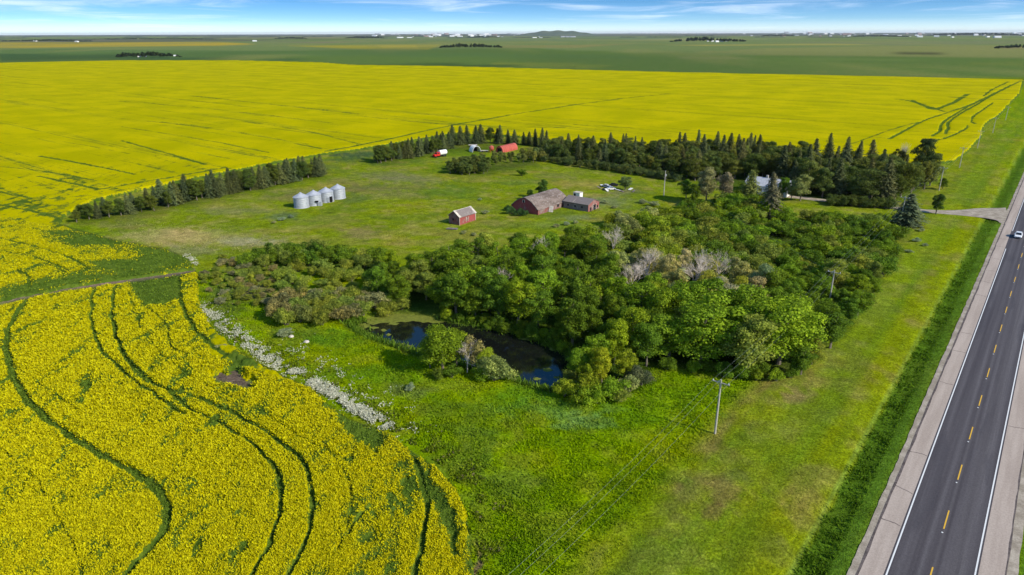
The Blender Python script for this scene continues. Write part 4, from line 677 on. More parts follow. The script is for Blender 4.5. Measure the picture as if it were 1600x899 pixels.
# named single trees in the wood
for px, py, h, lab in [(1008, 452, 10.8, 'tallest bleached bare tree standing in the middle of the wood'), (1092, 455, 10.6, 'bare whitish tree with spreading limbs near the yellowish crown'), (1120, 450, 9.8, 'pinkish bare tree between pale crowns right of the wood centre'), (985, 470, 10, 'brown leafless tree left of the bleached ones in the wood'), (958, 405, 8.5, 'grey leafless tree at the upper left part of the wood'), (785, 478, 8.5, 'pinkish bare tree in the shade above the pond'), (845, 425, 9, 'thin bare tree in the upper left wood'), (1085, 474, 10.5, 'bare forked tree below the middle of the wood'), (1105, 300, 8, 'leafless grey tree beside the pale willow at the house')]:
    plant('dead', *G(px, py), h, lab, 'dead tree')
for px, py, h, b_, lab, wd in [(1040, 458, 10.5, (.30, .31, .14), 'silvery crown right of the tallest bleached bare tree', .8), (1150, 465, 10.5, (.29, .31, .11), 'silvery crown left of the tall silvery poplar', .8), (1068, 450, 10, (.36, .35, .19), 'palest silvery crown between the bare trees', .75), (1190, 478, 10.5, (.22, .29, .12), 'tall silvery green poplar right of the bare trees', .95), (1105, 478, 9, (.30, .32, .04), 'yellowish green tree below the bare trees', .85), (1150, 488, 9, (.38, .36, .03), 'tree with a yellow top right of the wood centre', .8), (1160, 505, 10, (.19, .24, .08), 'grey green tree in front of the yellow topped one', 1.0), (1060, 500, 9.5, MG, 'fresh green tree in the centre front of the wood', 1.05), (860, 478, 9, (.17, .27, .015), 'bright green tree standing out on the pond side of the wood', .8), (632, 455, 6.5, (.18, .26, .03), 'light green tree at the left end above the pond', .9)]:
    plant('bl', *G(px, py), h, lab, 'tree', None, b_, wd)
# farmyard singles
plant('bl', *G(846, 310), 7.2, 'dark tree growing behind the arched barn', 'tree', None, (.06, .11, .015), 1.1); plant('bl', *G(828, 313), 4.2, 'lower dark tree left behind the arched barn', 'tree', None, (.06, .11, .015), 1.2)
for px, py, h in [(800, 335, 2.4), (812, 338, 2.5), (822, 337, 1.8), (793, 330, 2.0)]: plant('bush', *G(px, py), h, 'loose green bush growing against the barn gable', 'bush', 'bushes in front of the barn gable', (.06, .12, .03))
plant('bush', *G(815, 275), 2.8, 'lone round dark bush on the lawn beyond the barn', 'bush', None, DG); plant('bl', *G(977, 297), 6.2, 'lone rounded grey green tree beside the junk pile', 'tree', None, (.12, .17, .05), 1.4); plant('bl', *G(1462, 335), 7.4, 'lone dark green tree standing on the gravel drive', 'tree', None, (.07, .13, .018), 1.15)
plant('spruce', *G(1415, 351), 9.2, 'broad blue spruce beside the utility pole near the drive', 'spruce', None, (.095, .13, .07), 2.5); plant('spruce', *G(1202, 340), 14, 'tall narrow brownish spruce in front of the house', 'spruce', None, (.16, .145, .07), 1.2)
plant('spruce', *G(1169, 326), 12.5, 'broad green spruce hiding the middle of the house', 'spruce', None, (.13, .17, .05), 1.5); plant('spruce', *G(1110, 356), 4, 'small young spruce poking out of the thicket', 'spruce', None, (.06, .09, .04)); plant('spruce', *G(1217, 312), 6, 'small spruce right of the white house', 'spruce', None, SPC)
plant('bl', *G(1103, 318), 13.5, 'huge pale olive willow left of the house', 'tree', None, (.24, .25, .11), 1.05); plant('bl', *G(1133, 318), 12, 'pinkish grey willow crown touching the house roof', 'tree', None, (.27, .23, .13), .95); plant('bl', *G(1160, 318), 8.6, 'broad green tree before the left half of the house roof', 'tree', None, MG, .85); plant('bl', *G(1150, 326), 7.5, 'green tree in front of the left house wall', 'tree', None, DG, .9); plant('bl', *G(1186, 330), 5.6, 'low tree between the two spruces before the house', 'tree', None, MG, 1.0); plant('bl', *G(1222, 308), 8, 'tree close to the right gable of the house', 'tree', None, DG, 1.0); plant('bl', *G(1072, 312), 8, 'dark tree left of the huge pale willow', 'tree', None, DG, 1.2); plant('bl', *G(1085, 320), 8, 'dark tree under the pale willow by the house', 'tree', None, DG); plant('bl', *G(1250, 314), 11, 'spreading yellow olive willow right of the house', 'tree', None, (.25, .28, .08), 1.1); plant('bl', *G(1236, 312), 7.5, 'olive tree beneath the spreading willow by the drive', 'tree', None, (.20, .23, .07))
for x, y in scatter([(1128, 324), (1200, 326), (1218, 336), (1200, 342), (1128, 336)], 3.4): plant('bush', x, y, random.uniform(4.4, 5.8), 'leafy bush on the near side of the house garden', 'bush', 'tall bushes in front of the house', random.choice((MG, DG, OL)))
for x, y in scatter([(1060, 322), (1140, 318), (1150, 330), (1060, 335)], 3.6): plant('bush', x, y, random.uniform(2, 3.2), 'dark bush on the near side of the house garden', 'bush', 'garden bushes by the house', DG)
for x, y in scatter([(1290, 322), (1390, 328), (1395, 322), (1290, 316)], 2.4): plant('bush', x, y, random.uniform(2.6, 3.4), 'clipped dark hedge bush along the gravel drive', 'hedge bush', 'hedge along the drive', (.085, .115, .02))
for x, y in scatter([(1275, 352), (1300, 348), (1380, 352), (1385, 362), (1290, 362)], 3.0): plant('bush', x, y, random.uniform(3, 4.2), 'olive bush on the near side of the drive', 'bush', 'bushes below the drive', random.choice((OL, DG)))
for px, py, h in [(1440, 362, 1.0), (1432, 378, 1.1), (1446, 385, .8), (1418, 395, .9), (440, 345, 1.2), (455, 340, 1.0), (428, 349, .9), (725, 365, 1.0), (740, 368, .9), (870, 355, 1.1), (885, 352, 1.2), (900, 349, 1.0), (930, 323, 1.2), (945, 318, 1.1), (960, 325, 1.0), (350, 548, 1.2), (445, 525, 1.5), (640, 610, 1.0), (758, 335, 1.2), (750, 313, .8), (1005, 318, 1.5), (1020, 322, 1.8)]: plant('bush', *G(px, py), h, 'small grey green weedy bush scattered on open grass', 'bush', 'small weedy bushes on open grass', (.26, .31, .16), 1.5, name='weed_clump')
# shelterbelts
def row(pts, sp, back, hs, mix, lab, gp, sb=SPC, dj=.8):
    ln = [G(*p) for p in pts]; d = 0
    for r_ in range(back):
        for a, b in zip(ln[:-1], ln[1:]):
            L_ = np.hypot(*(b-a)); t = d
            while t < L_:
                e = (b-a)/L_; nn = np.array([-e[1], e[0]]); p = a+e*t+nn*(r_*4.6)+rng.normal(0, dj, 2); h = random.uniform(*hs); k = random.random()
                if k < mix: plant('spruce', p[0], p[1], h, 'spruce tree in the '+lab, 'spruce', 'spruces of the '+gp, sb, random.uniform(1.0, 1.55), .35)
                else: plant('bl', p[0], p[1], h*.95, 'dark deciduous tree in the '+lab, 'tree', 'deciduous trees of the '+gp, (.085, .12, .02), random.uniform(.9, 1.2))
                t += sp*random.uniform(.75, 1.2)
            d = t-L_
row([(118, 347), (223, 331)], 3.0, 2, (4.6, 7.4), .62, 'left end of the shelterbelt behind the grain bins', 'left shelterbelt end'); row([(245, 327), (313, 311), (394, 297), (484, 278), (508, 273)], 2.9, 2, (6.4, 8.9), .66, 'long shelterbelt between canola and grain bins', 'long left shelterbelt')
row([(590, 256), (643, 246), (690, 236), (705, 231)], 3.2, 2, (6.4, 9.0), .6, 'belt left of the red and white tank truck', 'belt by the tank truck'); row([(706, 227), (760, 224), (800, 225), (850, 230)], 4.0, 1, (6.4, 10.5), .8, 'thin row behind the red shed', 'row behind the red shed', (.075, .10, .04))
for x, y in scatter([(700, 264), (725, 256), (762, 262), (765, 271), (720, 274), (703, 271)], 3.4): plant('bl', x, y, random.uniform(4, 6), 'dark bushy tree in the clump in front of the red shed', 'tree', 'clump in front of the red shed', (.10, .135, .028), 1.2)
for x, y in scatter([(740, 252), (780, 247), (845, 245), (850, 253), (800, 256), (750, 260)], 3.6): plant('bl', x, y, random.uniform(3.0, 4.6)*(1.25 if P(x, y, 0.)[0] > 812 else 1), 'olive tree along the near side of the red shed', 'tree', 'trees along the near side of the red shed', random.choice(((.11, .145, .03), (.18, .21, .05), (.20, .23, .06))), 1.05)
NE = [(848, 232), (1000, 240), (1150, 250), (1300, 270), (1400, 284), (1458, 284), (1450, 296), (1385, 318), (1300, 312), (1230, 302), (1130, 292), (1060, 278), (1000, 268), (930, 259), (848, 248)]
for x, y in scatter(NE, 5.0, exclude=[(*G(1165, 292), 13), (*G(1190, 292), 12)]):
    px, py = P(x, y, 0.); t = np.clip((px-850)/500, 0, 1); h = (8.0+6.2*t)*random.uniform(.74, 1.16)*(1.0 if px < 1385 else .92)
    front = py > 250+(px-850)*.085; third = 'left' if px < 1030 else ('middle' if px < 1250 else 'right')
    if random.random() < (.3 if px < 1390 else .1): plant('spruce', x, y, h*1.05, 'dark tall spruce in the %s third of the big shelterbelt behind the yard' % third, 'spruce', 'spruces of the big shelterbelt, %s third' % third, random.choice((SPC, (.105, .115, .045), (.075, .095, .038))), random.uniform(.8, 1.15), .25)
    else: plant('bl', x, y, h*.88, 'dark deciduous tree in the %s third of the big shelterbelt behind the yard' % third, 'tree', 'deciduous trees of the big shelterbelt, %s third' % third, random.choice(((.08, .11, .018), (.10, .13, .026), (.13, .16, .032))), random.uniform(.95, 1.25), name='shelterbelt_tree')
for x, y in scatter([(850, 248), (930, 260), (1000, 269), (1060, 280), (1060, 285), (1000, 275), (930, 265), (850, 254)], 3.4): plant('bush', x, y, random.uniform(2.2, 3.6), 'low bush along the lawn side of the big shelterbelt', 'bush', 'bushes at the foot of the big shelterbelt', (.09, .12, .03))
plant('bl', *G(1438, 275), 17, 'tallest leafy tree at the right end of the big shelterbelt', 'tree', None, (.05, .075, .022), .75); plant('dead', *G(1405, 272), 13, 'sparse dark tree sticking out right of the big shelterbelt', 'dead tree', None); plant('open', *G(1400, 275), 13, 'ragged tree beside the tallest tree at the right end', 'tree', None, (.035, .05, .015), .7); plant('bl', *G(1472, 296), 5, 'small tree at the very right tip of the big shelterbelt', 'tree', None, DG)
print('plants', cnt)
# ------------------------------------------------------------------ far groves (each reads as one mass)
def far_grove(x0, x1, py, hpx, label, seed):
    a = G(x0, py); b = G(x1, py); D = (a[1]+b[1])/2; L_ = np.hypot(*(b-a)); hm = hpx/(FPX/(D*math.cos(TH)+H*math.sin(TH)))/.97; n = int(min(90, max(14, L_/(hm*.45)))); P_ = []; N_ = []; Sz = []
    for k in range(n*3):
        t = rng.uniform(0, 1); e = math.sin(math.pi*min(1, max(0, t)))**.35; hh = hm*(.55+.45*rng.uniform())*e*(.75+.5*vnoise(np.array([t*7+seed]), np.array([0.]), seed)[0]); c = a+(b-a)*t+np.array([0, 1.])*rng.uniform(-1, 1)*L_*.08; r_ = hm*.26
        m = 60; d = rng.normal(0, 1, (m, 3)); d /= np.linalg.norm(d, axis=1, keepdims=True); d[:, 2] = abs(d[:, 2]); P_.append(np.array([c[0], c[1], hh*.35])+d*np.array([r_, r_, hh*.65])*rng.uniform(.7, 1.05, (m, 1))); N_.append(d+rng.normal(0, .4, (m, 3))); Sz.append(np.full(m, r_*.32))
    V = leafquads(np.vstack(P_), np.vstack(N_), np.concatenate(Sz)); link('far_grove', nmesh('far_grove', V, np.arange(len(V)).reshape(-1, 4), MAT['leaf']), kind='stuff', label=label, cat='grove', color=(.028, .046, .018, 1))
far_grove(182, 282, 89.5, 10, 'dark far grove with white farm buildings at the left beyond the canola', 1); far_grove(688, 784, 75, 7, 'dark isolated grove on the far green fields near the centre', 2); far_grove(1048, 1164, 65.5, 7, 'far grove with pale buildings near the horizon right of centre', 3); far_grove(1555, 1625, 76, 6, 'scattered far grove at the right edge of the plain', 4)
for i, (a, b, py, h, lb) in enumerate([(0, 140, 65, 3, 'thin dark far tree line at the far left'), (130, 330, 62, 2.5, 'thin far tree line left of centre under the horizon'), (430, 480, 61, 3, 'short far tree line below the distant hamlet'), (540, 600, 60, 3, 'short far tree row left of the distant town'), (730, 780, 59, 2.5, 'far tree row in front of the distant town'), (1190, 1240, 57, 3, 'thin far tree line right of the far grove'), (1330, 1420, 58, 3, 'far tree line among the scattered white farms'), (1450, 1600, 55.5, 4, 'dark far tree line close to the horizon at the right')]): far_grove(a, b, py, h, lb, 10+i)
def horizon_woods():
    V = []; F_ = []
    for ring, (D, h0) in enumerate(((9000, 9), (13000, 12), (19000, 14), (27000, 17), (38000, 20))):
        az = -44
        while az < 44:
            w_ = random.uniform(.4, 3.5); n = int(w_/.12)+2
            if random.random() < .62:
                base = len(V); 
                for i in range(n+1):
                    a = math.radians(az+w_*i/n); hh = h0*random.uniform(.4, 1.1)*(0.2 if i in (0, n) else 1); 
                    for dd, zz in ((0, 0), (60, hh), (D*.03, hh*.8), (D*.03+60, 0)): V.append(((D+dd)*math.sin(a), (D+dd)*math.cos(a), zz))
                for i in range(n):
                    for j in range(3): q = base+i*4+j; F_.append((q, q+4, q+5, q+1))
            az += w_+random.uniform(.1, 2.2)
    link('far_woods', nmesh('far_woods', V, F_, MAT['farwood']), kind='stuff', label='thin dark bands of woodland lining the horizon', cat='woods')
horizon_woods()
def make_hill():
    D = 17000; n = 60; V = []; F_ = []; xs = np.linspace(800, 930, n)
    for i, px in enumerate(xs):
        a = math.atan((px-800)/FPX/math.cos(TH)); t = (px-812)/98; h = 54*0+ (62+54)*max(0, 1-abs((px-862)/58)**2.2)*(.92+.08*math.sin(px*.3)); h *= .62+.38*sst(800, 846, np.array(px)) 
        for dd, k in ((-1800, 0), (-700, .45), (0, .93), (500, 1.), (1500, .7), (3000, 0)): V.append(((D+dd)*math.tan(a), D+dd, h*k-1))
    for i in range(n-1):
        for j in range(5): q = i*6+j; F_.append((q, q+6, q+7, q+1))
    link('hill', nmesh('hill', V, F_, MAT['hill'], True), kind='structure')
make_hill()
# ------------------------------------------------------------------ far buildings
def gable_me(name, L_, W_, h, rh, mw): 
    mb = MB().add([(-L_/2, -W_/2, 0), (L_/2, -W_/2, 0), (L_/2, W_/2, 0), (-L_/2, W_/2, 0), (-L_/2, -W_/2, h), (L_/2, -W_/2, h), (L_/2, W_/2, h), (-L_/2, W_/2, h), (-L_/2, 0, h+rh), (L_/2, 0, h+rh)], [(0, 1, 5, 4), (1, 2, 6, 9, 5), (2, 3, 7, 6), (3, 0, 4, 8, 7), (4, 5, 9, 8), (6, 7, 8, 9)]); return mb.me(name, mw)
FB = [gable_me('far_building', 1, .5, .25, .12, MAT['distwhite']), gable_me('far_building', 1, .35, .3, .06, MAT['distwhite']), gable_me('far_building', 1, .6, .22, .15, MAT['distgrey']), gable_me('far_building', 1, .5, .22, .14, MAT['distroof'])]
def far_b(px, py, wpx, hk, mi, label, group=None, name='far_building'):
    g_ = G(px, py); s = (FPX/(g_[1]*math.cos(TH)+H*math.sin(TH))); o = link(name, FB[mi], loc=(g_[0], g_[1], 0), rz=random.uniform(-.4, .4), label=label, cat='building', group=group); k = wpx/s; o.scale = (k, k, k*hk)
for px, py, wd, hk in [(218, 89.5, 5, 1.2), (227, 89.2, 4, 1.6), (274, 88, 5, 1)]: far_b(px, py, wd, hk, 0, 'small white farm building at the foot of the far left grove', 'farm buildings at the far left grove', 'farm_building')
for px, py, wd, hk in [(1113, 65.5, 4, 1.5), (1120, 66, 6, 1), (1128, 65.5, 5, 1.2), (1135, 65, 4, 1.3), (1106, 65, 3, 1)]: far_b(px, py, wd, hk, 0, 'pale building half hidden in the far grove right of centre', 'buildings in the far grove', 'farm_building')
for k in range(62):
    px = random.gauss(700, 55) if k < 48 else random.uniform(560, 860); py = random.uniform(53.4, 58.5); far_b(px, py, random.uniform(2, 8), random.uniform(.5, 1.1), random.choice((0, 1, 0, 2, 3)), 'tiny distant town building below the hill near the centre', 'distant town buildings')
far_b(757, 58.0, 5, 2.2, 0, 'largest white elevator of the distant town near the centre')
for px in (880, 888, 895): far_b(px, 58.5, 9, .5, 2, 'long dark far building right of the hill foot', 'dark buildings right of the hill')
for px, wd in [(625, 10), (640, 8), (835, 7), (845, 5)]: far_b(px, 59.5, wd, .4, 0, 'flat white far shed at the edge of the distant town', 'white sheds beside the distant town')
for k in range(26): far_b(985+k*6.6+random.uniform(-1.5, 1.5), 52.6, 4.2, .9, 0, 'white tank of the long row on the horizon right of centre', 'row of white tanks on the horizon')
for k in range(70):
    px = random.gauss(1290, 55) if k < 36 else random.uniform(1230, 1600); far_b(px, random.uniform(52.2, 57.5), random.uniform(2, 7), random.uniform(.4, 1.2), random.choice((0, 1, 0, 3, 2)), 'tiny distant building in the settlement along the right horizon', 'distant settlement on the right horizon')
for px, py, wd in [(1405, 57, 6), (1437, 58.5, 8), (1463, 58, 7), (1488, 59, 5), (1543, 58.5, 6), (1558, 59.5, 10), (55, 65, 6), (120, 66, 6), (398, 65, 6)]: far_b(px, py, wd, .8, 0, 'separate white farmstead building on the far plain', 'scattered white farm buildings on the far plain', 'farm_building')
# ------------------------------------------------------------------ utility poles and wires
ldir = RD; base0 = G(1117, 678)
PX = [(1117, 678), (1293.5, 484.5), (1406, 352), (1467, 298), (1499, 262), (1527, 232), (1551, 208), (1571, 188)]
pl = [G(1117, 678)-RD*58]+[G(*p) for p in PX]; plab = ['weathered utility pole nearest the camera', 'tall utility pole with crossarm standing alone in the meadow', 'utility pole rising out of the roadside thicket', 'utility pole beside the broad blue spruce', 'utility pole just beyond the gravel drive', 'utility pole at the tip of the canola corner', 'distant utility pole sixth along the road verge', 'distant utility pole with pale top beside the canola bay', 'farthest utility pole standing near the canola edge']
polem = MB().tube([(0, 0, -.3), (0, 0, 4), (0, 0, 8.7)], [.17, .145, .11], 9).me('pole', MAT['pole']); armm = MB().box(-1.25, 1.25, -.06, .06, 8.15, 8.28).me('crossarm', MAT['pole'])
insm = MB().lathe([(.05, 0), (.09, .03), (.09, .08), (.05, .1), (.08, .13), (.06, .2)], 8).me('insulator', MAT['ceramic']); brm = MB().obox((-.7, .07, 8.15), (0, .12, 7.5), .04, .04).obox((.7, .07, 8.15), (0, .12, 7.5), .04, .04).me('brace', MAT['wire'])
tops = []
for i, p in enumerate(pl):
    z = tz(*p); o = thing('utility_pole', (p[0], p[1], z), RZ, plab[i], 'utility pole', 'utility poles along the road'); link('pole', polem, o); link('crossarm', armm, o); link('brace', brm, o)
    tp = []
    for xo, zo in ((-1.12, 8.28), (-.28, 8.28), (1.12, 8.28)): link('insulator', insm, o, loc=(xo, 0, zo)); q = np.array(p)+RN*xo; tp.append((q[0], q[1], z+zo+.2))
    tops.append(tp)
for k, wl in enumerate(('left power line wire strung along the roadside poles', 'middle power line wire strung along the roadside poles', 'right power line wire strung along the roadside poles')):
    pts = []
    for a, b in zip(tops[:-1], tops[1:]):
        for j in range(12): t = j/12; q = Vector(a[k]).lerp(Vector(b[k]), t); q.z -= 4*.9*t*(1-t); pts.append(q)
    pts.append(Vector(tops[-1][k])); MB().tube(pts, .008, 4).part('power_line_wire', MAT['wire'], None, label=wl, cat='wire')
yp = G(1037, 306); o = thing('utility_pole', (*yp, tz(*yp)), .5, 'yard utility pole with transformer between barn and house', 'utility pole'); link('pole', polem, o); MB().lathe([(.2, 6.9), (.22, 7.0), (.22, 7.6), (.12, 7.7)], 10, (.32, 0)).part('transformer', MAT['galv'], o); link('insulator', insm, o, loc=(0, 0, 8.7)); MB().box(-.05, .05, -.6, .6, 6.2, 6.3).part('bracket', MAT['pole'], o)
fr = tops[2][0]; MB().tube([Vector((yp[0], yp[1], 8.7)).lerp(Vector(fr), t/10)+Vector((0, 0, -3.2*(t/10)*(1-t/10))) for t in range(11)], .011, 4).part('service_wire', MAT['wire'], None, label='thin service wire from the roadside line to the yard pole', cat='wire')
# ------------------------------------------------------------------ farm buildings
BANG = math.atan2(RN[1], RN[0])            # local x points right along RN, local y along RD
def frame(p, z=0, ang=None): return dict(loc=(p[0], p[1], tz(*p)+z), rz=BANG if ang is None else ang)
def gbuild(o, W_, L_, h, rh, wallm, roofm, endm=None, over=.25, th=.12):
    """gable house: x across (0..W), y along (0..L); ridge along y"""
    mb = MB().box(.1, W_-.1, .1, L_-.1, -.3, h-.02); mb.part('wall', wallm, o)
    for y_ in (0, L_-.1): MB().extrude([(0, -.3), (W_, -.3), (W_, h), (W_/2, h+rh), (0, h)], y_, y_+.1).part('gable_wall', endm or wallm, o)
    k = rh/(W_/2)
    MB().extrude([(-over, h-k*over+.02), (W_/2, h+rh+.02), (W_+over, h-k*over+.02), (W_+over, h-k*over+.02+th), (W_/2, h+rh+th+.02), (-over, h-k*over+.02+th)], -over, L_+over).part('roof', roofm, o)
# small red shed: gable faces left-front
ps = G(718, 352); o = thing('shed', (*ps, tz(*ps)), BANG, 'small red shed with grey gable roof alone on the lawn', 'shed'); W_ = 4.3; L_ = 7.4
# local x: to the right (RN); the shed lies to the left of its front corner, so build from x=-W
def gb2(o, x0, W_, y0, L_, h, rh, wm, rm, em, over=.25, th=.1):
    MB().box(x0+.1, x0+W_-.004, y0+.1, y0+L_-.1, -.3, h-.03).part('wall', wm, o)
    for i, y_ in enumerate((y0, y0+L_-.1)): MB().extrude([(x0, -.3), (x0+W_, -.3), (x0+W_, h), (x0+W_/2, h+rh), (x0, h)], y_, y_+.1).part('gable_wall', em, o)
    k = rh/(W_/2); pr = lambda s: None
    for sgn in (-1, 1):
        xe = x0+W_/2+sgn*(W_/2+over); ze = h-k*over+.03; xr = x0+W_/2; zr = h+rh+.03
        MB().extrude([(xr, zr), (xe, ze), (xe, ze+th), (xr, zr+th)], y0-over, y0+L_+over).part('roof', rm, o)
    MB().extrude([(x0+W_/2-.14, h+rh+th-.01), (x0+W_/2, h+rh+th+.07), (x0+W_/2+.14, h+rh+th-.01)], y0-over-.01, y0+L_+over+.01).part('ridge_cap', MAT['trimw'], o)
gb2(o, -W_, W_, 0, L_, 2.5, 1.5, MAT['redwall'], MAT['greyroof'], MAT['redworn'])
for sgn in (-1, 1):
    for ye in (-.27, L_+.0):
        xe = -W_/2+sgn*(W_/2+.3); MB().extrude([(-W_/2, 4.16), (xe, 2.5-.25*1.5/2.15+.1), (xe, 2.5-.25*1.5/2.15+.17), (-W_/2, 4.23)], ye if ye < 0 else ye-.5, ye+.9 if ye < 0 else ye+.27).part('roof_edge_board', MAT['trimw'], o)
MB().box(-2.85, -2.25, -.03, .05, 1.15, 1.8).part('window', MAT['dark'], o); MB().box(.001, .03, 3.2, 4.1, .6, 1.9).part('door', MAT['redworn'], o)
for y0_ in (3.1, 4.1): MB().box(.002, .045, y0_, y0_+.09, .5, 1.95).part('door_trim', MAT['trimw'], o)
for y0_ in (0.0, L_-.14): MB().box(.004, .05, y0_, y0_+.14, -.1, 2.42).part('corner_board', MAT['trimw'], o)
# stack of old boards
pb = G(707, 357.5); t = thing('board_stack', (*pb, tz(*pb)), BANG+.5, 'stack of weathered boards in front of the small red shed', 'lumber')
for k in range(11):
    a = random.uniform(-.25, .25); z = .06+.09*(k//3); y_ = -.55+(k % 3)*.5+random.uniform(-.1, .1); MB().obox((-1.6+a, y_, z), (1.5+a, y_+random.uniform(-.15, .15), z+random.uniform(0, .05)), .42, .07).part('board', MAT['greyroof'], t)
# arched barn
pb = G(840.7, 336.5); o = thing('barn', (*pb, tz(*pb)), BANG, 'large red barn with weathered arched roof', 'barn'); BW = 10.6; BL_ = 17.0; BH = 1.7; RH = 3.0
arc = []
for i in range(15):
    t = i/14; a = math.pi*t; x = -BW/2-math.cos(a)*BW/2*-1; z = BH+RH*(math.sin(a)**.80)*(1+.0)
    arc.append((-BW/2+math.cos(a)*BW/2, BH+RH*(1-abs(math.cos(a))**1.9)))
arc = [(x, z+.25*max(0, 1-abs((x+BW/2)/1.4))) for x, z in arc]
for y_ in (0, BL_-.12): MB().extrude([(0, -.3)]+arc+[(-BW, -.3)], y_, y_+.12).part('gable_wall', MAT['redwall'], o)
MB().box(-.16, 0, .12, BL_-.12, -.3, BH).part('side_wall', MAT['redworn'], o); MB().box(-BW, -BW+.16, .12, BL_-.12, -.3, BH).part('side_wall', MAT['redworn'], o)
# roof built in courses that lap each other
cx = -BW/2
for i in range(14):
    (x0, z0), (x1, z1) = arc[i], arc[i+1]; f0 = 1.022; f1 = 1.010
    if i == 0: x0 += .15; z0 -= .15
    if i == 13: x1 -= .15; z1 -= .15
    lo_, hi_ = ((x0, z0), (x1, z1)) if i < 7 else ((x1, z1), (x0, z0))
    def off(p, k): return (cx+(p[0]-cx)*(1+k), (p[1]-BH)*(1+k)+BH)
    MB().extrude([off(lo_, .028), off(hi_, .012), off(hi_, .002), off(lo_, .002)], -.3, BL_+.3).part('roof_course', MAT['barnroof'], o)
for i in range(7):                                   # pale barge boards following the gable arc
    for j, s_ in enumerate((i, 13-i)):
        (x0, z0), (x1, z1) = arc[s_], arc[s_+1]; MB().obox((x0*1.0, -.32, z0-.02), (x1, -.32, z1-.02), .06, .22).part('barge_board', MAT['barnroof'], o)
MB().box(-BW/2-.75, -BW/2-.15, -.04, .02, 3.2, 3.95).part('loft_window', MAT['dark'], o)
for x_ in (-BW/2-.9, -BW/2-.12): MB().box(x_, x_+.14, -.06, .02, 3.1, 4.0).part('window_trim', MAT['trimw'], o)
MB().box(-BW/2-.9, -BW/2+.02, -.065, .02, 4.0, 4.1).part('window_trim', MAT['trimw'], o)
MB().box(-.001, .03, BL_*.62, BL_*.62+1.1, .5, 1.5).part('window', MAT['dark'], o); MB().box(-.001, .03, BL_*.85, BL_*.85+1.2, 0, 1.9).part('door', MAT['dark'], o)
q = G(861, 331.5); t = link('loose_board', MB().obox((0, -.5, .1), (0, .5, 1.9), 1.5, .06).me('loose_board', MAT['trimw']), loc=(*q, tz(*q)), rz=BANG+.3, label='loose white panel leaning against the long side of the barn', cat='panel')
# annex
pa = G(919, 331); o = thing('annex', (*pa, tz(*pa)), BANG, 'low weathered shed with grey roof joined to the barn', 'shed'); AL = 9.6; AW = 6.6
def annex():
    h, rh = 2.3, 1.25
    MB().box(-AL+.1, -.1, .02, AW-.02, -.3, h-.03).part('wall', MAT['greywall'], o)
    for x_, m_ in ((-AL, MAT['greywall']), (-.1, MAT['redmid'])):
        v = [(x_, 0, -.3), (x_, AW, -.3), (x_, AW, h), (x_, AW/2, h+rh), (x_, 0, h)]; v += [(a+.1, b, c) for a, b, c in v]; MB().add(v, [(0, 1, 2, 3, 4), (9, 8, 7, 6, 5)]+[(k, (k+1) % 5, 5+(k+1) % 5, 5+k) for k in range(5)]).part('gable_wall', m_, o)
    for ya, yb in ((-.3, AW/2), (AW+.3, AW/2)):
        za = h-.11; v = [(-AL-.2, ya, za), (.25, ya, za), (.25, yb, h+rh+.03), (-AL-.2, yb, h+rh+.03)]; v += [(a, b, c+.1) for a, b, c in v]; MB().add(v, [(0, 1, 2, 3), (7, 6, 5, 4), (0, 4, 5, 1), (1, 5, 6, 2), (2, 6, 7, 3), (3, 7, 4, 0)]).part('roof', MAT['greyroof'], o)
    MB().obox((-AL*.62, -.3, h+.03), (-AL*.62, AW*.42, h+1.12), .07, .06).part('roof_batten', MAT['trimw'], o)
    for yy, w_, z1 in ((1.0, .9, 1.2), (3.0, 1.6, 1.7), (5.1, .9, 1.2)): MB().box(-.001, .03, yy, yy+w_, 0 if w_ > 1 else .4, z1).part('opening', MAT['dark'], o)
    for yy in (2.8, 4.65): MB().box(.004, .06, yy, yy+.16, -.1, 2.0).part('door_trim', MAT['trimw'], o)
    for k in range(3): MB().box(-AL+1.5+k*2.7, -AL+2.1+k*2.7, -.01, .03, .9, 1.5).part('window', MAT['dark'], o)
    MB().obox((.3, 1.0, 0), (1.6, 1.6, 1.4), .9, .07).part('leaning_board', MAT['greyroof'], o)
annex()
q = G(903, 310.5); o = thing('white_box_shed', (*q, tz(*q)), BANG, 'small white box body with a dark opening behind the low shed', 'shed'); MB().box(-1.3, 1.3, -1, 1, .3, 2.1).part('wall', MAT['white'], o); MB().box(-1.4, 1.4, -1.1, 1.1, 2.1, 2.2).part('roof', MAT['trimw'], o); MB().box(-1.1, -.3, -1.03, -.98, .6, 1.8).part('opening', MAT['dark'], o); MB().box(-1.2, 1.2, -.9, .9, 0, .3).part('floor_frame', MAT['greywall'], o)
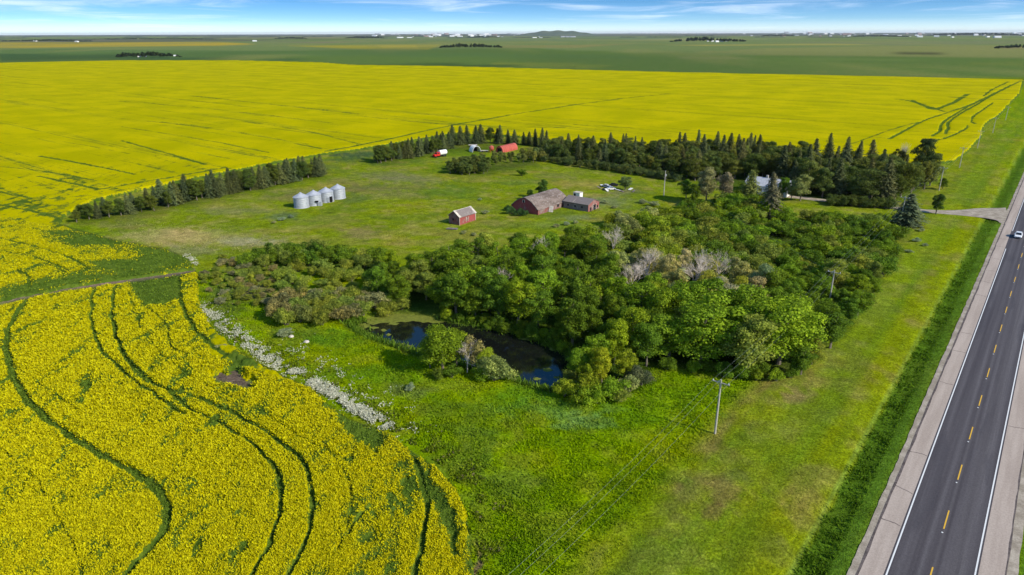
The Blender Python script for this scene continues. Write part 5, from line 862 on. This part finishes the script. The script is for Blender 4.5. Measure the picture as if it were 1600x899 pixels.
# house among the trees
q = G(1160, 301); o = thing('house', (*q, tz(*q)), BANG, 'white house with pale grey roof half hidden among trees', 'house')
q2 = q
def house():
    MB().box(0, 15, 1.5, 9.5, -.3, 2.9).part('wall', MAT['white'], o)
    v = [(-.4, 1.0, 2.85), (15.4, 1.0, 2.85), (15.4, 5.5, 5.2), (-.4, 5.5, 5.2), (15.4, 10, 2.85), (-.4, 10, 2.85)]
    for a in ((0, 1, 2, 3), (3, 2, 4, 5)):
        w_ = [v[i] for i in a]; w2 = [(x, y, z+.15) for x, y, z in w_]; MB().add(w_+w2, [(0, 1, 2, 3), (7, 6, 5, 4), (0, 4, 5, 1), (1, 5, 6, 2), (2, 6, 7, 3), (3, 7, 4, 0)]).part('roof', MAT['houseroof'], o)
    for x_ in (0, 14.9): MB().add([(x_, 1.5, 2.85), (x_, 9.5, 2.85), (x_, 5.5, 5.0), (x_+.1, 1.5, 2.85), (x_+.1, 9.5, 2.85), (x_+.1, 5.5, 5.0)], [(0, 1, 2), (5, 4, 3), (0, 3, 4, 1), (1, 4, 5, 2), (2, 5, 3, 0)]).part('gable_wall', MAT['white'], o)
    for x_ in (1.5, 5, 9, 12.5): f_ = MB().box(x_, x_+1.3, 1.46, 1.5, 1.0, 2.1).part('window', MAT['glass'], o)
    MB().box(7, 7.9, 1.45, 1.5, 0, 2.05).part('door', MAT['trimw'], o); MB().box(15, 15.05, 3, 4.4, 1, 2.1).part('window', MAT['glass'], o); MB().box(6, 6.7, 5.3, 6, 5, 6.2).part('chimney', MAT['conc'], o)
house()
q = G(1152, 310); o = thing('garden_shed', (*q, tz(*q)), BANG-.3, 'small pale gabled outbuilding in front of the house', 'shed'); gb2(o, 0, 3, 0, 4, 2.2, 1.3, MAT['greywall'], MAT['greyroof'], MAT['trimw'])
# grain bins
bm_ = MB()
prof = [(2.42, -.1)]
for k in range(24): z = 3.5*k/24; prof += [(2.42, z+.02), (2.455, z+.075)]
prof += [(2.42, 3.55)]
binb = MB().lathe(prof, 40).me('bin_wall', MAT['galv'], False); rof = MB()
rp_ = []; n = 32
for k in range(n*2): a = math.pi*k/n; b = .035 if k % 2 else 0; rp_.append((a, b))
V = [(2.58*math.cos(a), 2.58*math.sin(a), 3.48+b) for a, b in rp_]+[(.32*math.cos(a), .32*math.sin(a), 4.75+b*.3) for a, b in rp_]; m = len(rp_); rof.add(V, [(k, (k+1) % m, m+(k+1) % m, m+k) for k in range(m)]+[tuple(range(m))[::-1]]); binr = rof.me('bin_roof', MAT['galvroof']); capm = MB().lathe([(.36, 4.70), (.36, 4.9), (.05, 5.0)], 14).me('roof_cap', MAT['galvroof']); bas = MB().lathe([(2.65, -.2), (2.65, .04)], 32).me('bin_base', MAT['conc'])
ringm = []
for z in (1.17, 2.34): ringm.append(MB().lathe([(2.46, z-.03), (2.49, z), (2.46, z+.03)], 40).me('wall_seam', MAT['galvroof']))
for i, ((px, py), lab) in enumerate(zip([(471.5, 323), (491.5, 319.2), (510.5, 314.5), (529, 309.5)], ['leftmost of the four round galvanised grain bins', 'grain bin second from left with a small dark hatch', 'grain bin third from left with a dark open doorway', 'rightmost of the four round galvanised grain bins'])):
    q = G(px, py); o = thing('grain_bin', (*q, tz(*q)), 0, lab, 'grain bin', 'row of four grain bins'); link('wall', binb, o); link('roof', binr, o); link('roof_cap', capm, o); link('base', bas, o)
    for r_ in ringm: link('wall_seam', r_, o)
    if i == 1: MB().box(1.0, 2.0, -2.55, -2.0, 1.35, 1.8).part('hatch', MAT['dark'], o); MB().box(1.7, 3.0, -2.3, -1.2, 0, 1.2).part('unloading_box', MAT['galv'], o)
    if i == 2: MB().box(1.6, 2.35, -1.95, -1.0, .2, 2.0).part('doorway', MAT['dark'], o); MB().box(.9, 1.6, -2.5, -2.2, .2, 1.9).part('door', MAT['galvroof'], o)
# red arched shed at the back
def quonset(name, p, W_, L_, h, ang, mat, label, endmat, dark=False):
    o = thing(name, (*p, tz(*p)), ang, label, 'shed'); ar = [(W_/2*math.cos(math.pi*i/12), h*math.sin(math.pi*i/12)) for i in range(13)]; inn = [(x*.96, z*.96) for x, z in ar]
    V = [(x, y, z) for y in (0, L_) for x, z in ar]+[(x, y, z) for y in (0, L_) for x, z in inn]; F_ = []
    for i in range(12): F_ += [(i, i+1, 13+i+1, 13+i), (26+i, 39+i, 39+i+1, 26+i+1), (i, 26+i, 26+i+1, i+1), (13+i, 13+i+1, 39+i+1, 39+i)]
    MB().add(V, F_).part('shell', mat, o)
    for k in range(int(L_/1.5)): MB().add([(x*1.008, 1.5*k+.1+dy, z*1.008) for dy in (0, .12) for x, z in ar]+[(x*1.03, 1.5*k+.1+dy, z*1.03) for dy in (0, .12) for x, z in ar], [(26+i, 27+i, 40+i, 39+i) for i in range(12)]+[(i, i+1, 27+i, 26+i) for i in range(12)]+[(39+i, 40+i, 14+i, 13+i) for i in range(12)]).part('rib', mat, o)
    MB().extrude([(x*.95, z*.95) for x, z in ar], L_-.4, L_-.3).part('end_wall', endmat, o)
    if not dark: MB().extrude([(x*.95, z*.95) for x, z in ar], .3, .4).part('end_wall', endmat, o); MB().box(-1.2, 1.2, .24, .3, 0, 2.1).part('door', MAT['dark'], o)
    return o
qa = G(780, 239); qb = G(803, 233.5); d = qb-qa; quonset('red_shed', qa, 4.3, float(np.hypot(*d))+.3, 3.1, math.atan2(d[1], d[0])-math.pi/2, MAT['redmetal'], 'long arched red metal shed among trees at the back', MAT['redmetal'])
qw = G(745, 238); quonset('white_shelter', qw, 4.4, 4.2, 2.9, .5, MAT['white'], 'small white arched shelter open at the front near the back trees', MAT['dark'], True)
# red hopper
q = G(768, 238); o = thing('red_hopper', (*q, tz(*q)), .3, 'small red hopper standing left of the long red shed', 'hopper'); MB().lathe([(.3, .6), (1.2, 1.5), (1.2, 2.5), (.25, 3.2)], 14).part('hopper_body', MAT['redmetal'], o)
for sx in (-1, 1):
    for sy in (-1, 1): MB().obox((sx*.9, sy*.9, -.1), (sx*.75, sy*.75, 1.7), .1, .1).part('leg', MAT['redpaint'], o)
# flat deck trailer and dark deck
q = G(739, 229); o = thing('flat_trailer', (*q, tz(*q)), .15, 'flat white topped trailer parked left of the white shelter', 'trailer'); MB().box(-2.2, 2.2, -1, 1, .8, .95).part('deck', MAT['trimw'], o); MB().box(-2.1, 2.1, -.9, .9, .5, .8).part('chassis', MAT['dark'], o)
wm_ = MB().add([(math.cos(2*math.pi*k/14)*.4, y_, math.sin(2*math.pi*k/14)*.4) for y_ in (-.12, .12) for k in range(14)], [tuple(range(14)), tuple(range(14, 28))[::-1]]+[(k, (k+1) % 14, 14+(k+1) % 14, 14+k) for k in range(14)]).me('wheel', MAT['tyre'])
for sx in (-1.2, 1.2):
    for sy in (-.9, .9): link('wheel', wm_, o, loc=(sx, sy, .4))
q = G(757, 238); o = thing('hay_wagon', (*q, tz(*q)), .1, 'low pale wagon right of the white shelter', 'wagon'); MB().box(-1.8, 1.8, -.8, .8, .7, .85).part('deck', MAT['trimw'], o); MB().obox((1.8, 0, .6), (3, 0, .4), .1, .1).part('drawbar', MAT['dark'], o)
for sx in (-1.1, 1.1):
    for sy in (-.8, .8): link('wheel', wm_, o, loc=(sx, sy, .4))
# tank truck
q = G(687, 245.5); o = thing('tank_truck', (*q, tz(*q)), math.atan2(*(G(697, 243.5)-G(678, 246.5))[::-1]), 'old truck with red cab and white tank parked by the trees', 'truck')
def truck():
    V = []; n = 16
    def cyl(x0, x1, r, zc, ry=1.0): return MB().add([(x, math.cos(2*math.pi*k/n)*r*ry, zc+math.sin(2*math.pi*k/n)*r) for x, r in ((x0, r*.75), (x0+.15, r), (x1-.15, r), (x1, r*.75)) for k in range(n)], [tuple(range(n)), tuple(range(3*n, 4*n))[::-1]]+[(j*n+k, j*n+(k+1) % n, (j+1)*n+(k+1) % n, (j+1)*n+k) for j in range(3) for k in range(n)])
    cyl(-.3, 3.9, 1.15, 1.95).part('tank', MAT['white'], o, sm=False); MB().box(-3.2, 3.8, -.45, .45, .55, .8).part('chassis', MAT['dark'], o)
    MB().extrude([(-2.3, .8), (-.5, .8), (-.5, 2.3), (-1.9, 2.3), (-2.3, 1.6)], -1.0, 1.0).part('cab', MAT['redpaint'], o); MB().extrude([(-3.6, .7), (-2.3, .7), (-2.3, 1.6), (-3.5, 1.45)], -.75, .75).part('bonnet', MAT['redpaint'], o)
    MB().extrude([(-2.26, 1.66), (-1.93, 2.22), (-1.96, 2.24), (-2.3, 1.68)], -.85, .85).part('windscreen', MAT['glass'], o)
    for sy in (-1, 1): MB().box(-1.7, -.9, sy*1.0-.02, sy*1.0+.02, 1.6, 2.15).part('side_window', MAT['glass'], o); MB().box(-3.5, -2.3, sy*.85-.15, sy*.85+.15, .8, 1.0).part('mudguard', MAT['redpaint'], o)
    for sx in (-2.9, 1.6, 2.8):
        for sy in (-.9, .9): link('wheel', wm_, o, loc=(sx, sy, .4))
truck()
# junk beside the lone tree
def junk():
    def car(p, ang, mat, label):
        o = thing('derelict_car', (*p, tz(*p)), ang, label, 'derelict car'); o.scale = (.72, .8, .8); MB().extrude([(-2.2, .35), (2.2, .35), (2.25, .8), (1.2, .95), (.7, 1.4), (-1.0, 1.45), (-1.5, .95), (-2.2, .9)], -.85, .85).part('body', mat, o)
        for sy in (-1, 1): MB().extrude([(-1.2, .95), (.95, .95), (.6, 1.33), (-.9, 1.37)], sy*.86-.01, sy*.86+.01).part('side_window', MAT['glass'], o)
        for sx in (-1.4, 1.4):
            for sy in (-.8, .8): w_ = link('wheel', wm_, o, loc=(sx, sy, .33)); w_.scale = (.8, .8, .8)
    car(G(955, 297), .2, MAT['white'], 'white derelict car in the junk left of the lone tree'); car(G(947, 293), -.5, MAT['distgrey'], 'grey derelict car behind the white one in the junk'); car(G(959, 291), .1, MAT['dark'], 'dark derelict car closest to the lone tree')
    for k, (px, py) in enumerate([(936, 295), (941, 291), (948, 299), (966, 298), (972, 300), (985, 297), (990, 300), (943, 297)]):
        g_ = G(px, py); o = link('scrap_sheet', MB().obox((-.9, 0, .15), (.9, 0, .15+random.uniform(0, .7)), random.uniform(.5, 1.2), .08).me('scrap_sheet', random.choice((MAT['white'], MAT['greywall'], MAT['dark'], MAT['galv']))), loc=(*g_, tz(*g_)), rz=random.uniform(0, 3), label='piece of scrap lying in the junk around the lone tree', cat='scrap', group='scrap around the lone tree')
junk()
for (px, py), lab in (((455, 526.5), 'small white boulder left of two on the meadow above the flowers'), ((479, 535), 'small white boulder right of two on the meadow above the flowers')):
    g_ = G(px, py); v = []; f_ = []; mb = MB().lathe([(.35, -.05), (.5, .12), (.42, .3), (.2, .42)], 9); me = mb.me('boulder', MAT['trimw'])
    for q in me.vertices: q.co.x *= random.uniform(.8, 1.25); q.co.y *= random.uniform(.7, 1.1)
    link('boulder', me, loc=(*g_, tz(*g_)), label=lab, cat='rock')
fl = G(742, 580); link('fallen_branch', MB().tube([(-1.6, 0, 1.6), (-.5, .2, 1.1), (.6, .1, .6), (1.8, -.2, .1)], [.03, .07, .09, .1], 6).me('fallen_branch', MAT['deadwood']), loc=(*fl, tz(*fl)), label='pale fallen branch under the half bare pond bank tree', cat='branch')
# ------------------------------------------------------------------ the car
def make_car():
    p = RC+RD*float(road_uv(*[np.array([a]) for a in G(1590.5, 371)])[0][0])+RN*float(road_uv(*[np.array([a]) for a in G(1590.5, 371)])[1][0])
    o = thing('car', (p[0], p[1], .055), RZ+math.pi, 'white car driving towards the camera on the dark road', 'car')   # local -y... front points +y after turning
    # stations along y (front +): half width, sill z, belt z
    st = [(-2.25, .70, .42, .78), (-2.1, .84, .28, .95), (-1.5, .90, .24, .98), (-.5, .91, .24, .95), (.6, .91, .24, .93), (1.3, .90, .24, .88), (1.9, .86, .26, .78), (2.2, .72, .32, .62)]
    V = []; F_ = []; prof = lambda w_, a, b: [(-w_*.9, a), (-w_, a+.12), (-w_, (a+b)/2), (-w_*.96, b-.06), (-w_*.86, b), (w_*.86, b), (w_*.96, b-.06), (w_, (a+b)/2), (w_, a+.12), (w_*.9, a)]
    for y_, w_, a, b in st: V += [(x, y_, z) for x, z in prof(w_, a, b)]
    n = 10; F_ = [(i*n+k, i*n+(k+1) % n, (i+1)*n+(k+1) % n, (i+1)*n+k) for i in range(len(st)-1) for k in range(n)]+[tuple(range(n))[::-1], tuple((len(st)-1)*n+k for k in range(n))]
    MB().add(V, F_).part('body', MAT['carwhite'], o, sm=False)
    cab = [(-1.75, .70, .93), (-1.15, .58, 1.40), (-.2, .60, 1.46), (.35, .58, 1.40), (1.15, .70, .90)]
    # glasshouse: roof skin and dark glass
    MB().add([(s*w_, y_, z) for y_, w_, z in cab for s in (-1, 1)]+[(s*.82, y_, .9) for y_ in (-1.75, 1.15) for s in (-1, 1)], [(0, 1, 3, 2), (6, 7, 9, 8), (0, 2, 4, 6, 8), (9, 7, 5, 3, 1)]).part('window_glass', MAT['glass'], o)
    MB().add([(s*.62, y_, z+.015) for y_, z in ((-1.2, 1.38), (-.2, 1.46), (.4, 1.39)) for s in (-1, 1)]+[(s*.62, y_, z-.03) for y_, z in ((-1.2, 1.38), (-.2, 1.46), (.4, 1.39)) for s in (-1, 1)], [(0, 1, 3, 2), (2, 3, 5, 4), (0, 2, 8, 6), (2, 4, 10, 8), (1, 7, 9, 3), (3, 9, 11, 5), (0, 6, 7, 1), (4, 5, 11, 10)]).part('roof', MAT['carwhite'], o)
    for s in (-1, 1):
        MB().obox((s*.80, 1.15, .92), (s*.60, .38, 1.40), .07, .05).part('pillar', MAT['carwhite'], o); MB().obox((s*.80, -1.72, .94), (s*.60, -1.15, 1.38), .10, .05).part('pillar', MAT['carwhite'], o); MB().obox((s*.84, -.35, .93), (s*.62, -.3, 1.43), .08, .04).part('pillar', MAT['carwhite'], o)
        MB().box(s*.62-.16, s*.62+.16, 2.08, 2.2, .50, .64).part('headlight', MAT['lamp'], o); MB().box(s*.66-.13, s*.66+.13, -2.26, -2.15, .68, .84).part('tail_light', MAT['tail'], o); MB().box(s*.97-.09, s*.97+.09, .75, .88, .9, 1.03).part('mirror', MAT['carwhite'], o)
        for yy in (-1.38, 1.36):
            w_ = thing_child('wheel', o, (s*.80, yy, .33)); MB().add([(x, math.cos(2*math.pi*k/18)*r, math.sin(2*math.pi*k/18)*r) for x, r in ((-.11, .30), (-.11, .33), (.11, .33), (.11, .30)) for k in range(18)], [(j*18+k, j*18+(k+1) % 18, (j+1)*18+(k+1) % 18, (j+1)*18+k) for j in range(3) for k in range(18)]+[tuple(range(18)), tuple(range(54, 72))[::-1]]).part('tyre', MAT['tyre'], w_)
            MB().add([(x, math.cos(2*math.pi*k/12)*.2, math.sin(2*math.pi*k/12)*.2) for x in (-.125, .125) for k in range(12)], [tuple(range(12)), tuple(range(12, 24))[::-1]]+[(k, (k+1) % 12, 12+(k+1) % 12, 12+k) for k in range(12)]).part('rim', MAT['galv'], w_)
    MB().box(-.45, .45, 2.12, 2.235, .38, .52).part('grille', MAT['dark'], o); MB().box(-.26, .26, 2.2, 2.25, .30, .38).part('number_plate', MAT['trimw'], o)
def thing_child(name, parent, loc): q = bpy.data.objects.new(name, None); C.objects.link(q); q.parent = parent; q.location = loc; return q
make_car()
# ------------------------------------------------------------------ labels that single each plant out
ORD = ['', 'nearest', 'second nearest', 'third nearest', 'fourth nearest', 'fifth nearest', 'sixth nearest', 'seventh nearest', 'eighth nearest', 'ninth nearest', 'tenth nearest']
def nth(k): return ORD[k] if k < len(ORD) else '%d%s nearest' % (k, 'th' if 10 < k % 100 < 20 else {1: 'st', 2: 'nd', 3: 'rd'}.get(k % 10, 'th'))
LM = [((1008, 452), 'tallest bleached bare tree'), ((1120, 450), 'pinkish bare tree'), ((1190, 478), 'silvery green poplar'), ((785, 478), 'bare tree above the pond'), ((860, 478), 'bright green tree behind the pond'), ((705, 585), 'rounded tree on the near pond bank'), ((960, 600), 'clump right of the pond'), ((1060, 500), 'fresh green tree at the centre front'), ((1150, 590), 'front foot of the wood'), ((1117, 678), 'lone pole in the meadow'), ((1293, 484), 'pole in the thicket'), ((1406, 352), 'blue spruce with the pole'), ((1202, 340), 'brownish spruce by the house'), ((1260, 350), 'grass clearing below the drive'), ((1037, 306), 'yard pole with transformer'), ((919, 331), 'low shed joined to the barn'), ((960, 395), 'grey leafless tree'), ((632, 455), 'light green tree left of the wood'), ((560, 500), 'upper left tip of the pond'), ((440, 505), 'shaded willow edge of the meadow'), ((340, 450), 'canola corner by the track'), ((470, 392), 'top left of the scrub'), ((600, 410), 'upper left end of the wood'), ((740, 412), 'lawn edge below the red shed'), ((118, 347), 'left tip of the shelterbelt'), ((232, 330), 'gap in the left shelterbelt'), ((313, 311), 'middle of the left shelterbelt'), ((500, 312), 'grain bins'), ((508, 273), 'right tip of the left shelterbelt'), ((687, 245), 'red and white tank truck'), ((745, 238), 'white arched shelter'), ((793, 240), 'long red arched shed'), ((730, 266), 'clump in front of the red shed'), ((900, 250), 'left of the big belt'), ((1000, 258), 'lone rounded tree behind the junk'), ((1110, 275), 'pale willow by the house'), ((1180, 285), 'back of the house'), ((1250, 300), 'spreading willow on the drive'), ((1340, 322), 'long hedge on the drive'), ((1330, 280), 'tall right part of the belt'), ((1438, 285), 'tallest tree at the belt end'), ((720, 352), 'small red shed'), ((830, 334), 'barn gable'), ((1360, 440), 'outer edge of the roadside thicket'), ((1400, 380), 'upper corner of the roadside thicket'), ((1080, 400), 'middle of the upper thicket'), ((1180, 420), 'thicket above the poplar'), ((1300, 400), 'thicket left of the roadside lawn')]
def relabel():
    L_ = [(G(*p), n) for p, n in LM]; S_ = {}
    for o in C.objects:
        if o.parent or 'group' not in o or o.get('kind'): continue
        S_.setdefault(o['label'], []).append(o)
    Q = {}
    for lab, os_ in list(S_.items()):
        if len(os_) > 1 and os_[0].name.split('.')[0] not in ('far_building', 'farm_building', 'scrap_sheet', 'dead_tree'): [Q.setdefault('~'+o['category'], []).append(o) for o in os_]; del S_[lab]
    S_.update(Q)
    for lab, os_ in S_.items():
        if len(os_) < 2: continue
        if os_[0].name.split('.')[0] in ('far_building', 'farm_building', 'scrap_sheet'):
            os_.sort(key=lambda o: P(o.location.x, o.location.y, 0)[0])
            for k, o in enumerate(os_): o['label'] = lab+', '+(nth(k+1).replace(' nearest', '').replace('nearest', 'first'))+' from the left'
            continue
        B = {}
        for o in os_:
            d = [(math.hypot(o.location.x-g[0], o.location.y-g[1]), n) for g, n in L_]; m = min(d); B.setdefault(m[1], []).append((m[0], o))
        hs = sorted(o.scale.z for o in os_); a_, b_ = hs[len(hs)//3], hs[2*len(hs)//3]
        for n, l in B.items():
            l.sort(key=lambda t: t[0])
            for k, (d, o) in enumerate(l):
                c = next((ch.color for ch in o.children if ch.color[0] < .9), None); tone = '' if c is None else ('deep' if c[1] < .11 else ('bright' if c[1] > .19 else 'mid'))+' toned '
                o['label'] = ('%s%s %s to the %s' % (tone, o['category'], nth(k+1), n)) if o['category'] != 'dead tree' else o['label']
                if not o['label'].startswith(('deep', 'mid', 'bright')): o['label'] = 'green '+o['label']
relabel()
# ------------------------------------------------------------------ haze in the air
def make_haze():
    g = NG('haze_air'); g.nt.nodes.remove(g.out); out = g.N('ShaderNodeOutputMaterial'); v = g.N('ShaderNodeVolumePrincipled'); v.inputs['Color'].default_value = (.80, .88, 1, 1); v.inputs['Density'].default_value = HAZE; v.inputs['Anisotropy'].default_value = .1; g.L(v.outputs[0], out.inputs['Volume'])
    R_ = 72000; link('haze', MB().box(-R_, R_, -R_, R_, -3.2, 150).me('haze', g.m), kind='stuff', label='pale thin haze filling the air over the plain', cat='haze')
HAZE = 1.3e-5
make_haze()
